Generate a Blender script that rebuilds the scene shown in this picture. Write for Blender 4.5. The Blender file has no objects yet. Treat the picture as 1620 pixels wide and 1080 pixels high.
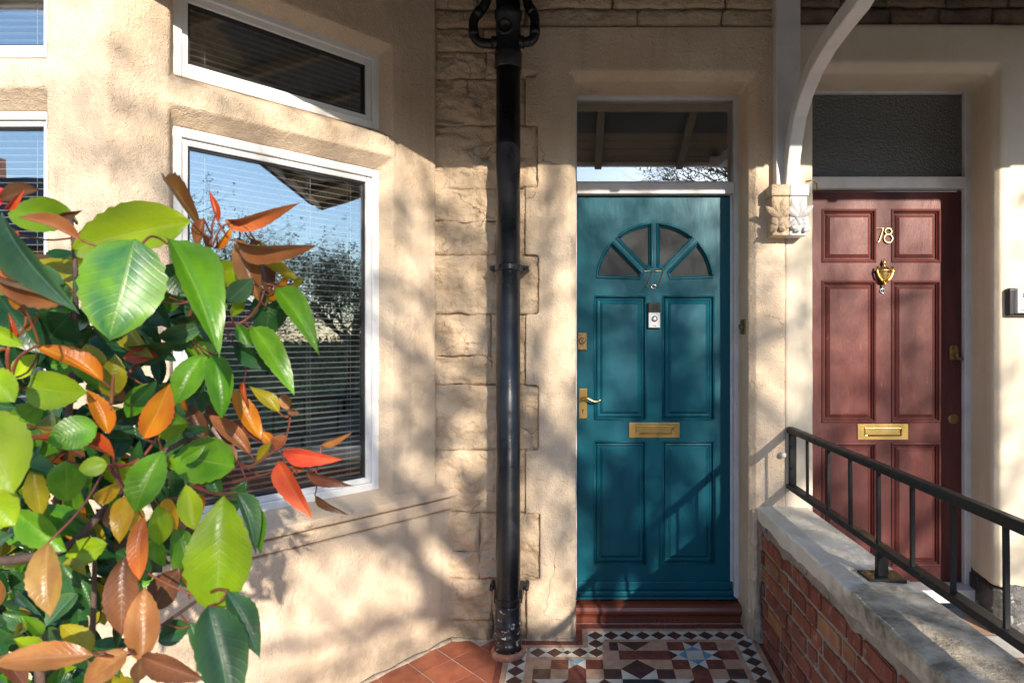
import bpy, bmesh, math, random
from mathutils import Vector, Matrix, noise
R = math.radians
random.seed(7)
sc = bpy.context.scene
COL = sc.collection

# ------------------------------------------------------------------ camera, sky, sun, exposure
F = 1040.0                     # focal length in photo pixels (photo is 1620 px wide)
CZ = 1.405
def W(px, py, Y):              # a point of the place seen at (px, py) and standing Y metres away
    return Vector(((px - 905) * Y / F, Y, CZ - (py - 535) * Y / F))
cd = bpy.data.cameras.new('camera'); cam = bpy.data.objects.new('camera', cd); COL.objects.link(cam)
cam.location = (0, 0, CZ); cam.rotation_euler = (R(90), 0, 0)
cd.sensor_width = 36; cd.lens = F / 1620 * 36
cd.shift_x = -95 / 1620; cd.shift_y = -5 / 1620
cd.clip_start = .02; cd.clip_end = 800
cd.dof.use_dof = True; cd.dof.focus_distance = 2.9; cd.dof.aperture_fstop = 11
sc.camera = cam

AZ = math.atan(.42); EL = math.atan(.36 * math.cos(AZ))
SUN = Vector((math.sin(AZ) * math.cos(EL), -math.cos(AZ) * math.cos(EL), math.sin(EL)))
world = bpy.data.worlds.new('World'); sc.world = world; world.use_nodes = True
wn = world.node_tree.nodes; wl = world.node_tree.links
bg = wn['Background']
sky = wn.new('ShaderNodeTexSky'); sky.sky_type = 'NISHITA'; sky.sun_disc = False
sky.sun_elevation = EL; sky.sun_rotation = R(180) - AZ
sky.air_density = 1.0; sky.dust_density = .5; sky.ozone_density = 2.5
tc = wn.new('ShaderNodeTexCoord'); mp = wn.new('ShaderNodeMapping'); mp.inputs['Scale'].default_value = (1, 1, 3.2)
nz = wn.new('ShaderNodeTexNoise'); nz.inputs['Scale'].default_value = 2.6; nz.inputs['Detail'].default_value = 9; nz.inputs['Roughness'].default_value = .6
rp = wn.new('ShaderNodeValToRGB'); rp.color_ramp.elements[0].position = .60; rp.color_ramp.elements[1].position = .80
mx = wn.new('ShaderNodeMix'); mx.data_type = 'RGBA'; mx.inputs['B'].default_value = (7.5, 7.2, 6.8, 1)
wl.new(tc.outputs['Generated'], mp.inputs['Vector']); wl.new(mp.outputs['Vector'], nz.inputs['Vector'])
wl.new(nz.outputs['Fac'], rp.inputs['Fac']); wl.new(rp.outputs['Color'], mx.inputs['Factor'])
wl.new(sky.outputs['Color'], mx.inputs['A']); wl.new(mx.outputs['Result'], bg.inputs['Color'])
bg.inputs['Strength'].default_value = 0.15
sd = bpy.data.lights.new('sun', 'SUN'); sun = bpy.data.objects.new('sun', sd); COL.objects.link(sun)
sd.energy = 4.6; sd.angle = R(.55); sd.color = (1, .90, .765)
sun.rotation_euler = SUN.to_track_quat('Z', 'Y').to_euler(); sun.location = SUN * 40
vs = sc.view_settings
vs.view_transform = 'Standard'; vs.look = 'None'; vs.gamma = 1; vs.use_curve_mapping = False; vs.exposure = 1.18
sc.cycles.max_bounces = 10; sc.cycles.transparent_max_bounces = 24

# ------------------------------------------------------------------ helpers
def T(L): return Matrix.Translation(-Vector(L))
def link(o, parent=None):
    COL.objects.link(o)
    if parent is not None:
        o.parent = parent
        if parent.type == 'EMPTY': o.matrix_parent_inverse = T(parent.location)
    return o
def thing(name, label, cat, loc=(0, 0, 0), group=None, kind=None):
    o = bpy.data.objects.new(name, None); o.location = loc; o.empty_display_size = .1
    COL.objects.link(o); return tag(o, label, cat, group, kind)
def tag(o, label=None, cat=None, group=None, kind=None):
    if label: o['label'] = label
    if cat: o['category'] = cat
    if group: o['group'] = group
    if kind: o['kind'] = kind
    return o

class MB:
    def __init__(s): s.v = []; s.f = []; s.m = []
    def add(s, vs, fs, m=0):
        b = len(s.v); s.v += [tuple(p) for p in vs]
        for f in fs: s.f.append([b + i for i in f]); s.m.append(m)
    def box(s, x0, x1, y0, y1, z0, z1, m=0):
        s.add([(x0,y0,z0),(x1,y0,z0),(x1,y1,z0),(x0,y1,z0),(x0,y0,z1),(x1,y0,z1),(x1,y1,z1),(x0,y1,z1)],
              [(0,3,2,1),(4,5,6,7),(0,1,5,4),(1,2,6,5),(2,3,7,6),(3,0,4,7)], m)
    def ext(s, pts, vec, m=0):              # polygon of 3-D points swept by vec
        n = len(pts); vec = Vector(vec); P = [Vector(p) for p in pts]
        nn = Vector((0, 0, 0))
        for i in range(n): nn += P[i].cross(P[(i + 1) % n])
        if nn.dot(vec) > 0: P.reverse()
        s.add(P + [p + vec for p in P], [list(range(n)), list(range(2*n-1, n-1, -1))] +
              [((i+1) % n, i, i+n, (i+1) % n + n) for i in range(n)], m)
    def prism(s, plan, z0, z1, m=0): s.ext([(x, y, z0) for x, y in plan], (0, 0, z1 - z0), m)
    def tube(s, pts, rad, n=8, m=0, cap=True):
        P = [Vector(p) for p in pts]
        if not hasattr(rad, '__len__'): rad = [rad] * len(P)
        rings = []; ref = None
        for i, p in enumerate(P):
            d = (P[min(i+1, len(P)-1)] - P[max(i-1, 0)]).normalized()
            if ref is None: ref = d.orthogonal().normalized()
            ref = (ref - d * ref.dot(d))
            ref = ref.normalized() if ref.length > 1e-6 else d.orthogonal().normalized()
            b = d.cross(ref)
            rings.append([p + (ref * math.cos(2*math.pi*k/n) + b * math.sin(2*math.pi*k/n)) * rad[i] for k in range(n)])
        vs = [q for r in rings for q in r]; fs = []
        for i in range(len(P)-1):
            for k in range(n): fs.append((i*n+k, i*n+(k+1) % n, (i+1)*n+(k+1) % n, (i+1)*n+k))
        if cap: fs += [list(range(n))[::-1], [(len(P)-1)*n+k for k in range(n)]]
        s.add(vs, fs, m)
    def lathe(s, prof, c, axis='Z', n=24, m=0):  # prof: (radius, height) list; axis Z up or Y towards the viewer (-Y)
        c = Vector(c); vs = []; fs = []
        for r, h in prof:
            for k in range(n):
                a = 2*math.pi*k/n
                v = Vector((r*math.cos(a), r*math.sin(a), h)) if axis == 'Z' else Vector((r*math.cos(a), -h, r*math.sin(a)))
                vs.append(c + v)
        for i in range(len(prof)-1):
            for k in range(n): fs.append((i*n+k, i*n+(k+1) % n, (i+1)*n+(k+1) % n, (i+1)*n+k))
        fs += [list(range(n))[::-1], [(len(prof)-1)*n+k for k in range(n)]]
        s.add(vs, fs, m)
    def rects(s, x0, x1, z0, z1, y, prof, m=0):  # nested rectangles facing -Y: prof (inset, depth behind y)
        vs = []; fs = []
        for ins, d in prof:
            vs += [(x0+ins, y+d, z0+ins), (x1-ins, y+d, z0+ins), (x1-ins, y+d, z1-ins), (x0+ins, y+d, z1-ins)]
        for i in range(len(prof)-1):
            for k in range(4): fs.append((i*4+k, i*4+(k+1) % 4, (i+1)*4+(k+1) % 4, (i+1)*4+k))
        b = (len(prof)-1)*4; fs.append((b, b+1, b+2, b+3)); s.add(vs, fs, m)
    def mesh(s, me, M=Matrix(), m=0):
        s.add([M @ v.co for v in me.vertices], [list(p.vertices) for p in me.polygons], m)
    def build(s, name, mats, parent=None, smooth=False, bevel=0, seg=2, mat=None, fix=True):
        me = bpy.data.meshes.new(name); me.from_pydata(s.v, [], s.f)
        for x in (mats if isinstance(mats, (list, tuple)) else [mats]): me.materials.append(x)
        me.polygons.foreach_set('material_index', s.m)
        if fix:
            bm = bmesh.new(); bm.from_mesh(me); bmesh.ops.recalc_face_normals(bm, faces=bm.faces); bm.to_mesh(me); bm.free()
        if smooth: me.polygons.foreach_set('use_smooth', [True]*len(me.polygons))
        o = bpy.data.objects.new(name, me); link(o, parent)
        if bevel:
            md = o.modifiers.new('b', 'BEVEL'); md.width = bevel; md.segments = seg; md.limit_method = 'ANGLE'; md.angle_limit = R(40)
        return o

_tex = {}
def clouds(scale, depth=2):
    k = (scale, depth)
    if k not in _tex:
        t = bpy.data.textures.new('clouds', 'CLOUDS'); t.noise_scale = scale; t.noise_depth = depth; _tex[k] = t
    return _tex[k]
def rough(o, voxel=.012, amps=((.25, .006), (.05, .004))):   # worn masonry: soft arrises and uneven faces
    md = o.modifiers.new('r', 'REMESH'); md.mode = 'VOXEL'; md.voxel_size = voxel; md.use_smooth_shade = True
    for sc_, st in amps:
        d = o.modifiers.new('d', 'DISPLACE'); d.texture = clouds(sc_); d.texture_coords = 'GLOBAL'; d.strength = st; d.mid_level = .5
    return o
def curve_plate(splines, y, thick, bevel=0, res=2):           # flat plate in XZ with holes, front face at y
    cu = bpy.data.curves.new('c', 'CURVE'); cu.dimensions = '2D'; cu.fill_mode = 'BOTH'
    cu.extrude = max(thick/2 - bevel, .0002); cu.bevel_depth = bevel; cu.bevel_resolution = res; cu.offset = -bevel
    for sp in splines:
        s = cu.splines.new('POLY'); s.points.add(len(sp)-1); s.use_cyclic_u = True
        for p, (x, z) in zip(s.points, sp): p.co = (x, z, 0, 1)
    o = bpy.data.objects.new('c', cu); COL.objects.link(o)
    dg = bpy.context.evaluated_depsgraph_get(); me = bpy.data.meshes.new_from_object(o.evaluated_get(dg))
    bpy.data.objects.remove(o); bpy.data.curves.remove(cu)
    me.transform(Matrix(((1,0,0,0),(0,0,-1,y+thick/2),(0,1,0,0),(0,0,0,1))))
    return me
def text_mesh(s, size, ext=.002, shear=0, off=0, align='CENTER', bev=0):
    cu = bpy.data.curves.new('t', 'FONT'); cu.body = s; cu.size = size; cu.extrude = ext; cu.shear = shear; cu.offset = off
    cu.align_x = align; cu.resolution_u = 3; cu.bevel_depth = bev
    o = bpy.data.objects.new('t', cu); COL.objects.link(o)
    dg = bpy.context.evaluated_depsgraph_get(); me = bpy.data.meshes.new_from_object(o.evaluated_get(dg))
    bpy.data.objects.remove(o); bpy.data.curves.remove(cu); return me
def face_front(x, y, z): return Matrix(((1,0,0,x),(0,0,-1,y),(0,1,0,z),(0,0,0,1)))
def rectpts(x0, x1, z0, z1): return [(x0,z0),(x1,z0),(x1,z1),(x0,z1)]

# ------------------------------------------------------------------ materials
def M(name, c1, c2=None, ns=6, detail=6, contrast=(.35, .65), rough=.6, rough2=None, bump=(), metal=0, spec=.5, coat=0,
      coord='pos', rand=0, c3=None, ns3=60, pos3=(.62, .70), trans=0, stretch=(1, 1, 1)):
    m = bpy.data.materials.new(name); m.use_nodes = True
    N = m.node_tree.nodes; L = m.node_tree.links; P = N['Principled BSDF']
    P.inputs['Roughness'].default_value = rough; P.inputs['Metallic'].default_value = metal
    P.inputs['Specular IOR Level'].default_value = spec; P.inputs['Coat Weight'].default_value = coat
    if coord == 'pos': vec = N.new('ShaderNodeNewGeometry').outputs['Position']
    else:
        vec = N.new('ShaderNodeTexCoord').outputs['Object']
        oi = N.new('ShaderNodeObjectInfo'); ad = N.new('ShaderNodeVectorMath'); ad.operation = 'MULTIPLY_ADD'
        cb = N.new('ShaderNodeCombineXYZ'); L.new(oi.outputs['Random'], cb.inputs[0]); L.new(oi.outputs['Random'], cb.inputs[1]); L.new(oi.outputs['Random'], cb.inputs[2])
        L.new(cb.outputs[0], ad.inputs[0]); ad.inputs[1].default_value = (37, 53, 71); L.new(vec, ad.inputs[2]); vec = ad.outputs[0]
    mp = N.new('ShaderNodeMapping'); mp.inputs['Scale'].default_value = stretch; L.new(vec, mp.inputs['Vector']); vec = mp.outputs['Vector']
    def nse(scale, det=5, rg=.55):
        n = N.new('ShaderNodeTexNoise'); n.inputs['Scale'].default_value = scale; n.inputs['Detail'].default_value = det; n.inputs['Roughness'].default_value = rg
        L.new(vec, n.inputs['Vector']); return n.outputs['Fac']
    def ramp(sock, a, b):
        r = N.new('ShaderNodeMapRange'); r.interpolation_type = 'SMOOTHSTEP'; r.inputs['From Min'].default_value = a; r.inputs['From Max'].default_value = b
        L.new(sock, r.inputs['Value']); return r.outputs['Result']
    def mixc(fac, a, b):
        x = N.new('ShaderNodeMix'); x.data_type = 'RGBA'; L.new(fac, x.inputs['Factor'])
        for k, c in (('A', a), ('B', b)):
            if hasattr(c, 'links'): L.new(c, x.inputs[k])
            else: x.inputs[k].default_value = (*c, 1)
        return x.outputs['Result']
    col = None
    if c2:
        fac = ramp(nse(ns, detail), *contrast); col = mixc(fac, c1, c2)
        if rough2 is not None:
            r = N.new('ShaderNodeMapRange'); r.inputs['To Min'].default_value = rough; r.inputs['To Max'].default_value = rough2
            L.new(fac, r.inputs['Value']); L.new(r.outputs[0], P.inputs['Roughness'])
    if c3: col = mixc(ramp(nse(ns3, 4), *pos3), col if col is not None else c1, c3)
    if rand:
        oi2 = N.new('ShaderNodeObjectInfo'); hs = N.new('ShaderNodeHueSaturation')
        r = N.new('ShaderNodeMapRange'); r.inputs['To Min'].default_value = 1 - rand; r.inputs['To Max'].default_value = 1 + rand
        L.new(oi2.outputs['Random'], r.inputs['Value']); L.new(r.outputs[0], hs.inputs['Value'])
        if col is not None: L.new(col, hs.inputs['Color'])
        else: hs.inputs['Color'].default_value = (*c1, 1)
        col = hs.outputs['Color']
    if col is not None: L.new(col, P.inputs['Base Color'])
    else: P.inputs['Base Color'].default_value = (*c1, 1)
    nrm = None
    for b in bump:
        sc_, dist = b[0], b[1]; bp = N.new('ShaderNodeBump'); bp.inputs['Distance'].default_value = dist; bp.inputs['Strength'].default_value = b[2] if len(b) > 2 else 1
        L.new(nse(sc_, b[3] if len(b) > 3 else 4), bp.inputs['Height'])
        if nrm is not None: L.new(nrm, bp.inputs['Normal'])
        nrm = bp.outputs['Normal']
    if nrm is not None: L.new(nrm, P.inputs['Normal'])
    m['p'] = 1
    return m

WALLB = ((190, .0065, 1), (60, .006, .8), (9, .010, .5))
m_render = M('warm_masonry_paint', (.69, .55, .405), (.62, .475, .335), ns=3.2, rough=.86, spec=.25, bump=WALLB, c3=(.42, .31, .21), ns3=120, pos3=(.66, .74))
m_stone = M('tan_masonry_paint', (.61, .475, .335), (.53, .395, .265), ns=5, rough=.88, spec=.2, bump=((150, .005, .9), (34, .016, 1, 8), (9, .02, .5, 6)), c3=(.38, .27, .17), ns3=34, pos3=(.66, .76))
m_soot = M('sooty_stone', (.20, .14, .095), (.11, .08, .06), ns=8, rough=.92, spec=.2, bump=((90, .004), (20, .012)), rand=.25, coord='obj')
m_pale = M('pale_cream_paint', (.59, .51, .40), (.53, .455, .345), ns=3, rough=.7, spec=.3, bump=((160, .0012, .6), (18, .004, .5), (5, .01, .5)))
m_white = M('white_gloss_paint', (.60, .585, .575), (.53, .51, .50), ns=9, rough=.42, bump=((25, .002, .4),), c3=(.45, .40, .35), ns3=45, pos3=(.70, .76))
m_pvc = M('white_plastic_frame', (.78, .77, .75), (.72, .71, .69), ns=4, rough=.28)
m_gasket = M('black_rubber', (.012, .012, .013), rough=.6)
m_teal = M('teal_door_paint', (.003, .085, .118), (.003, .066, .096), ns=4, rough=.34, rough2=.42, spec=.22, c3=(.05, .11, .13), ns3=70, pos3=(.77, .80), bump=((55, .0012, .5), (8, .002, .4)), coord='pos', stretch=(1, 1, .25))
m_maroon = M('faded_maroon_paint', (.116, .032, .027), (.058, .016, .015), ns=5, rough=.42, rough2=.55, spec=.22, bump=((60, .0025, .7), (140, .001, .6)), c3=(.24, .075, .04), ns3=38, pos3=(.68, .78), stretch=(1, 1, .22))
m_cill = M('red_brown_gloss', (.175, .045, .022), (.11, .026, .016), ns=9, rough=.3, rough2=.5, bump=((30, .002, .5),), stretch=(.3, 1, 1))
m_black = M('black_pipe_gloss', (.008, .009, .011), (.014, .015, .018), ns=7, rough=.26, rough2=.42, bump=((26, .0022, .4), (120, .0006, .5)), c3=(.32, .32, .32), ns3=85, pos3=(.755, .775))
m_scuff = M('scuffed_black_pipe', (.013, .014, .016), (.03, .03, .033), ns=14, rough=.3, bump=((30, .003, .5),), c3=(.5, .48, .46), ns3=40, pos3=(.60, .64), stretch=(1, 1, 1.6))
m_iron = M('black_iron_paint', (.006, .0065, .008), (.012, .013, .015), ns=14, rough=.4, rough2=.55, spec=.3, bump=((45, .002, .5),), c3=(.26, .27, .28), ns3=30, pos3=(.74, .76))
m_brass = M('brass', (.60, .42, .15), (.52, .35, .12), ns=14, rough=.27, rough2=.34, metal=1, coord='pos')
m_brassd = M('dull_brass', (.34, .23, .10), (.24, .16, .07), ns=50, rough=.42, metal=1, bump=((90, .0008),))
m_gold = M('gilt_numeral', (.66, .50, .24), rough=.42, metal=1)
m_steel = M('steel', (.6, .6, .6), rough=.2, metal=1)
m_silver = M('silver_plastic', (.52, .53, .55), rough=.35, metal=.4)
m_bk = M('black_plastic', (.012, .012, .013), rough=.3)
m_dark = M('dark_interior', (.05, .047, .042), (.08, .075, .065), ns=2, rough=.9)
m_slat = M('white_blind_slat', (.78, .77, .74), rough=.4)
m_cord = M('white_cord', (.7, .69, .66), rough=.7)
TB = ((60, .0006, .6),)
def tile_mat(n, c, d): return M(n, c, d, ns=22, rough=.42, rough2=.6, bump=TB, coord='obj', rand=.10)
m_tred = tile_mat('red_tile', (.185, .050, .034), (.13, .036, .026)); m_tbrn = tile_mat('brown_tile', (.082, .034, .028), (.056, .025, .022))
m_tbuf = tile_mat('buff_tile', (.44, .285, .195), (.36, .225, .15)); m_twht = tile_mat('white_tile', (.58, .545, .47), (.48, .45, .39))
m_tblu = tile_mat('blue_tile', (.13, .30, .44), (.10, .23, .36)); m_tnav = tile_mat('navy_tile', (.022, .026, .04), (.035, .036, .05))
m_quar = M('terracotta_tile', (.30, .092, .046), (.215, .062, .034), ns=11, rough=.5, rough2=.7, bump=((45, .0015, .6),), coord='obj', rand=.14)
m_grout = M('pale_grout', (.42, .38, .33), (.33, .29, .25), ns=40, rough=.9)
m_collar = M('terracotta_collar', (.32, .12, .07), (.42, .24, .17), ns=25, rough=.7, bump=((60, .002),))
def brick_mat(n, a, b): return M(n, a, b, ns=14, rough=.85, spec=.25, bump=((110, .0025, .8), (22, .006, .6)), coord='obj', rand=.2, c3=(.30, .22, .17), ns3=24, pos3=(.54, .72))
m_bricks = [brick_mat('red_brick', (.27, .085, .050), (.20, .062, .040)), brick_mat('orange_brick', (.36, .155, .07), (.29, .115, .055)),
            brick_mat('plum_brick', (.185, .070, .055), (.24, .085, .055)), brick_mat('rust_brick', (.29, .10, .055), (.21, .068, .042))]
m_mortar = M('crumbly_mortar', (.34, .28, .22), (.24, .195, .155), ns=18, rough=.95, bump=((100, .004), (24, .012)), c3=(.06, .05, .04), ns3=12, pos3=(.60, .68))
m_trunk = M('grey_bark', (.085, .066, .05), (.05, .04, .032), ns=12, rough=.9, bump=((30, .01),))
m_asph = M('asphalt', (.055, .054, .052), (.042, .042, .042), ns=1.5, rough=.9, bump=((120, .004),))
m_slab = M('pavement_slab', (.30, .28, .25), (.24, .225, .20), ns=2, rough=.9, bump=((60, .003),))
m_soil = M('garden_soil', (.16, .12, .085), (.10, .075, .055), ns=6, rough=.95, bump=((40, .02),))
m_roof = M('slate_roof', (.075, .075, .085), (.05, .05, .06), ns=3, rough=.7)
m_far = M('far_brick', (.22, .10, .07), (.16, .075, .055), ns=2, rough=.9)
m_farw = M('far_render', (.5, .46, .4), rough=.9)
m_board = M('soffit_board', (.20, .165, .12), (.15, .12, .09), ns=3, rough=.7, stretch=(.2, 1, 1))
m_blk = M('black_plinth_paint', (.014, .013, .013), (.03, .027, .024), ns=20, rough=.5, bump=((60, .004),), c3=(.16, .15, .13), ns3=26, pos3=(.64, .72))
m_rock = M('grey_rough_stone', (.11, .105, .10), (.05, .05, .05), ns=14, rough=.8, bump=((60, .008), (18, .03)), c3=(.34, .33, .31), ns3=22, pos3=(.58, .68))
m_redst = M('young_red_stem', (.19, .035, .028), (.22, .075, .03), ns=20, rough=.45)
m_bark = M('photinia_bark', (.15, .085, .06), (.085, .055, .045), ns=22, rough=.8, bump=((80, .003),))

def coping_mat():
    m = M('worn_white_coping', (.72, .66, .56), (.62, .56, .46), ns=5, rough=.9, spec=.2, bump=((150, .003), (40, .006)))
    N = m.node_tree.nodes; L = m.node_tree.links; P = N['Principled BSDF']
    src = P.inputs['Base Color'].links[0].from_socket
    g = N.new('ShaderNodeNewGeometry'); sp = N.new('ShaderNodeSeparateXYZ'); L.new(g.outputs['Position'], sp.inputs[0])
    n = N.new('ShaderNodeTexNoise'); n.inputs['Scale'].default_value = 7; n.inputs['Detail'].default_value = 9; L.new(g.outputs['Position'], n.inputs['Vector'])
    a = N.new('ShaderNodeMath'); a.operation = 'MULTIPLY_ADD'; L.new(n.outputs['Fac'], a.inputs[0]); a.inputs[1].default_value = 1.5; L.new(sp.outputs['Y'], a.inputs[2])
    r = N.new('ShaderNodeMapRange'); r.interpolation_type = 'SMOOTHSTEP'; r.inputs['From Min'].default_value = 3.10; r.inputs['From Max'].default_value = 2.72; L.new(a.outputs[0], r.inputs['Value'])
    n2 = N.new('ShaderNodeTexNoise'); n2.inputs['Scale'].default_value = 11; n2.inputs['Detail'].default_value = 10; n2.inputs['Roughness'].default_value = .65; L.new(g.outputs['Position'], n2.inputs['Vector'])
    cr = N.new('ShaderNodeValToRGB'); cr.color_ramp.elements[0].position = .36; cr.color_ramp.elements[0].color = (.15, .13, .10, 1)
    cr.color_ramp.elements[1].position = .66; cr.color_ramp.elements[1].color = (.54, .46, .35, 1)
    e = cr.color_ramp.elements.new(.5); e.color = (.34, .29, .22, 1); L.new(n2.outputs['Fac'], cr.inputs['Fac'])
    x = N.new('ShaderNodeMix'); x.data_type = 'RGBA'; L.new(r.outputs[0], x.inputs['Factor']); L.new(src, x.inputs['A']); L.new(cr.outputs[0], x.inputs['B'])
    L.new(x.outputs['Result'], P.inputs['Base Color']); return m
m_coping = coping_mat()
def ground_dirt(m, zhi=.20, c=(.27, .215, .16)):       # splash-back dirt low on the walls
    N = m.node_tree.nodes; L = m.node_tree.links; P = N['Principled BSDF']; src = P.inputs['Base Color'].links[0].from_socket
    g = N.new('ShaderNodeNewGeometry'); sp = N.new('ShaderNodeSeparateXYZ'); L.new(g.outputs['Position'], sp.inputs[0])
    n = N.new('ShaderNodeTexNoise'); n.inputs['Scale'].default_value = 9; n.inputs['Detail'].default_value = 9; L.new(g.outputs['Position'], n.inputs['Vector'])
    a = N.new('ShaderNodeMath'); a.operation = 'MULTIPLY_ADD'; L.new(n.outputs['Fac'], a.inputs[0]); a.inputs[1].default_value = -.55; L.new(sp.outputs['Z'], a.inputs[2])
    r = N.new('ShaderNodeMapRange'); r.interpolation_type = 'SMOOTHSTEP'; r.inputs['From Min'].default_value = zhi-.27; r.inputs['From Max'].default_value = -.33; r.inputs['To Max'].default_value = .75; L.new(a.outputs[0], r.inputs['Value'])
    st = N.new('ShaderNodeMapping'); st.inputs['Scale'].default_value = (14, 14, .9); L.new(g.outputs['Position'], st.inputs['Vector'])
    n2 = N.new('ShaderNodeTexNoise'); n2.inputs['Scale'].default_value = 1; n2.inputs['Detail'].default_value = 6; L.new(st.outputs[0], n2.inputs['Vector'])
    r2 = N.new('ShaderNodeMapRange'); r2.interpolation_type = 'SMOOTHSTEP'; r2.inputs['From Min'].default_value = .54; r2.inputs['From Max'].default_value = .76; r2.inputs['To Max'].default_value = .30; L.new(n2.outputs['Fac'], r2.inputs['Value'])
    mx_ = N.new('ShaderNodeMath'); mx_.operation = 'MAXIMUM'; L.new(r.outputs[0], mx_.inputs[0]); L.new(r2.outputs[0], mx_.inputs[1])
    x = N.new('ShaderNodeMix'); x.data_type = 'RGBA'; L.new(mx_.outputs[0], x.inputs['Factor']); L.new(src, x.inputs['A']); x.inputs['B'].default_value = (*c, 1); L.new(x.outputs['Result'], P.inputs['Base Color'])
def cracks(m, scale, width, m0, m1, c, depth):
    N = m.node_tree.nodes; L = m.node_tree.links; P = N['Principled BSDF']; src = P.inputs['Base Color'].links[0].from_socket; nsrc = P.inputs['Normal'].links[0].from_socket
    g = N.new('ShaderNodeNewGeometry'); n = N.new('ShaderNodeTexNoise'); n.inputs['Scale'].default_value = scale*3; n.inputs['Detail'].default_value = 6; L.new(g.outputs['Position'], n.inputs['Vector'])
    v1 = N.new('ShaderNodeVectorMath'); v1.operation = 'MULTIPLY_ADD'; L.new(n.outputs['Color'], v1.inputs[0]); v1.inputs[1].default_value = (.5/scale,)*3; L.new(g.outputs['Position'], v1.inputs[2])
    vo = N.new('ShaderNodeTexVoronoi'); vo.feature = 'DISTANCE_TO_EDGE'; vo.inputs['Scale'].default_value = scale; L.new(v1.outputs[0], vo.inputs['Vector'])
    r = N.new('ShaderNodeMapRange'); r.inputs['From Min'].default_value = width; r.inputs['From Max'].default_value = width*.25; L.new(vo.outputs['Distance'], r.inputs['Value'])
    n2 = N.new('ShaderNodeTexNoise'); n2.inputs['Scale'].default_value = scale*.8; n2.inputs['Detail'].default_value = 2; L.new(g.outputs['Position'], n2.inputs['Vector'])
    r2 = N.new('ShaderNodeMapRange'); r2.inputs['From Min'].default_value = m0; r2.inputs['From Max'].default_value = m1; L.new(n2.outputs['Fac'], r2.inputs['Value'])
    f = N.new('ShaderNodeMath'); f.operation = 'MULTIPLY'; L.new(r.outputs[0], f.inputs[0]); L.new(r2.outputs[0], f.inputs[1])
    x = N.new('ShaderNodeMix'); x.data_type = 'RGBA'; L.new(f.outputs[0], x.inputs['Factor']); L.new(src, x.inputs['A']); x.inputs['B'].default_value = (*c, 1); L.new(x.outputs['Result'], P.inputs['Base Color'])
    b = N.new('ShaderNodeBump'); b.invert = True; b.inputs['Distance'].default_value = depth; L.new(f.outputs[0], b.inputs['Height']); L.new(nsrc, b.inputs['Normal']); L.new(b.outputs[0], P.inputs['Normal'])
cracks(m_render, 2.0, .0045, .58, .66, (.30, .21, .13), .003); cracks(m_stone, 5.0, .009, .54, .66, (.34, .24, .15), .005)
ground_dirt(m_render); ground_dirt(m_stone, c=(.24, .17, .11)); ground_dirt(m_pale, c=(.33, .29, .235))

def glass_mat(name, refl=.35, rough=.0, bump=0, tint=(.86, .88, .87), bscale=60, body=None):
    m = bpy.data.materials.new(name); m.use_nodes = True; N = m.node_tree.nodes; L = m.node_tree.links
    N.remove(N['Principled BSDF']); out = N['Material Output']
    g = N.new('ShaderNodeBsdfGlossy'); g.inputs['Roughness'].default_value = rough; g.inputs['Color'].default_value = (.95, .97, 1, 1)
    if body: t = N.new('ShaderNodeBsdfDiffuse'); t.inputs['Color'].default_value = (*body, 1)
    else: t = N.new('ShaderNodeBsdfTransparent'); t.inputs['Color'].default_value = (*tint, 1)
    lw = N.new('ShaderNodeLayerWeight'); lw.inputs['Blend'].default_value = .25
    a = N.new('ShaderNodeMath'); a.operation = 'MULTIPLY_ADD'; a.inputs[1].default_value = .6; a.inputs[2].default_value = refl; L.new(lw.outputs['Fresnel'], a.inputs[0])
    a.use_clamp = True
    x = N.new('ShaderNodeMixShader'); L.new(a.outputs[0], x.inputs[0]); L.new(t.outputs[0], x.inputs[1]); L.new(g.outputs[0], x.inputs[2]); L.new(x.outputs[0], out.inputs['Surface'])
    if bump:
        ge = N.new('ShaderNodeNewGeometry'); n = N.new('ShaderNodeTexNoise'); n.inputs['Scale'].default_value = bscale; n.inputs['Detail'].default_value = 2; L.new(ge.outputs['Position'], n.inputs['Vector'])
        b = N.new('ShaderNodeBump'); b.inputs['Distance'].default_value = bump; L.new(n.outputs['Fac'], b.inputs['Height']); L.new(b.outputs['Normal'], g.inputs['Normal'])
    return m
m_glass = glass_mat('window_glass', .30, bump=.0004, bscale=3)
m_fan = glass_mat('fanlight_glass', .25, bump=.0002, bscale=3)
m_obsc = glass_mat('obscure_glass', .10, .12, bump=.012, bscale=95, body=(.06, .062, .055))
m_frost = glass_mat('frosted_glass', .0, .45, bump=.006, bscale=120, body=(.055, .058, .058))

# ------------------------------------------------------------------ key dimensions of the place
YW = F / 337           # house wall
YD = F / 312.5         # teal door face
YD2 = F / 308          # maroon door face
FS = .062; Y0 = F / 321
def fz(y): return -FS * (Y0 - y)          # path falls towards the street
def fl(px, py): s = .622 * (py - 470); return ((px - 905) / s, F / s)
AL = math.atan(898 / F)
O = Vector((-.638, YW)); U = Vector((-math.sin(AL), -math.cos(AL))); NO = Vector((math.cos(AL), -math.sin(AL)))
def ft(px, o=0): r = (px - 905) / F; q = O + NO * o; return (r * q.y - q.x) / (U.x - r * U.y)
def fp(t, o): q = O + U * t + NO * o; return (q.x, q.y)
def fpz(t, o, z): q = fp(t, o); return (q[0], q[1], z)

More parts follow.
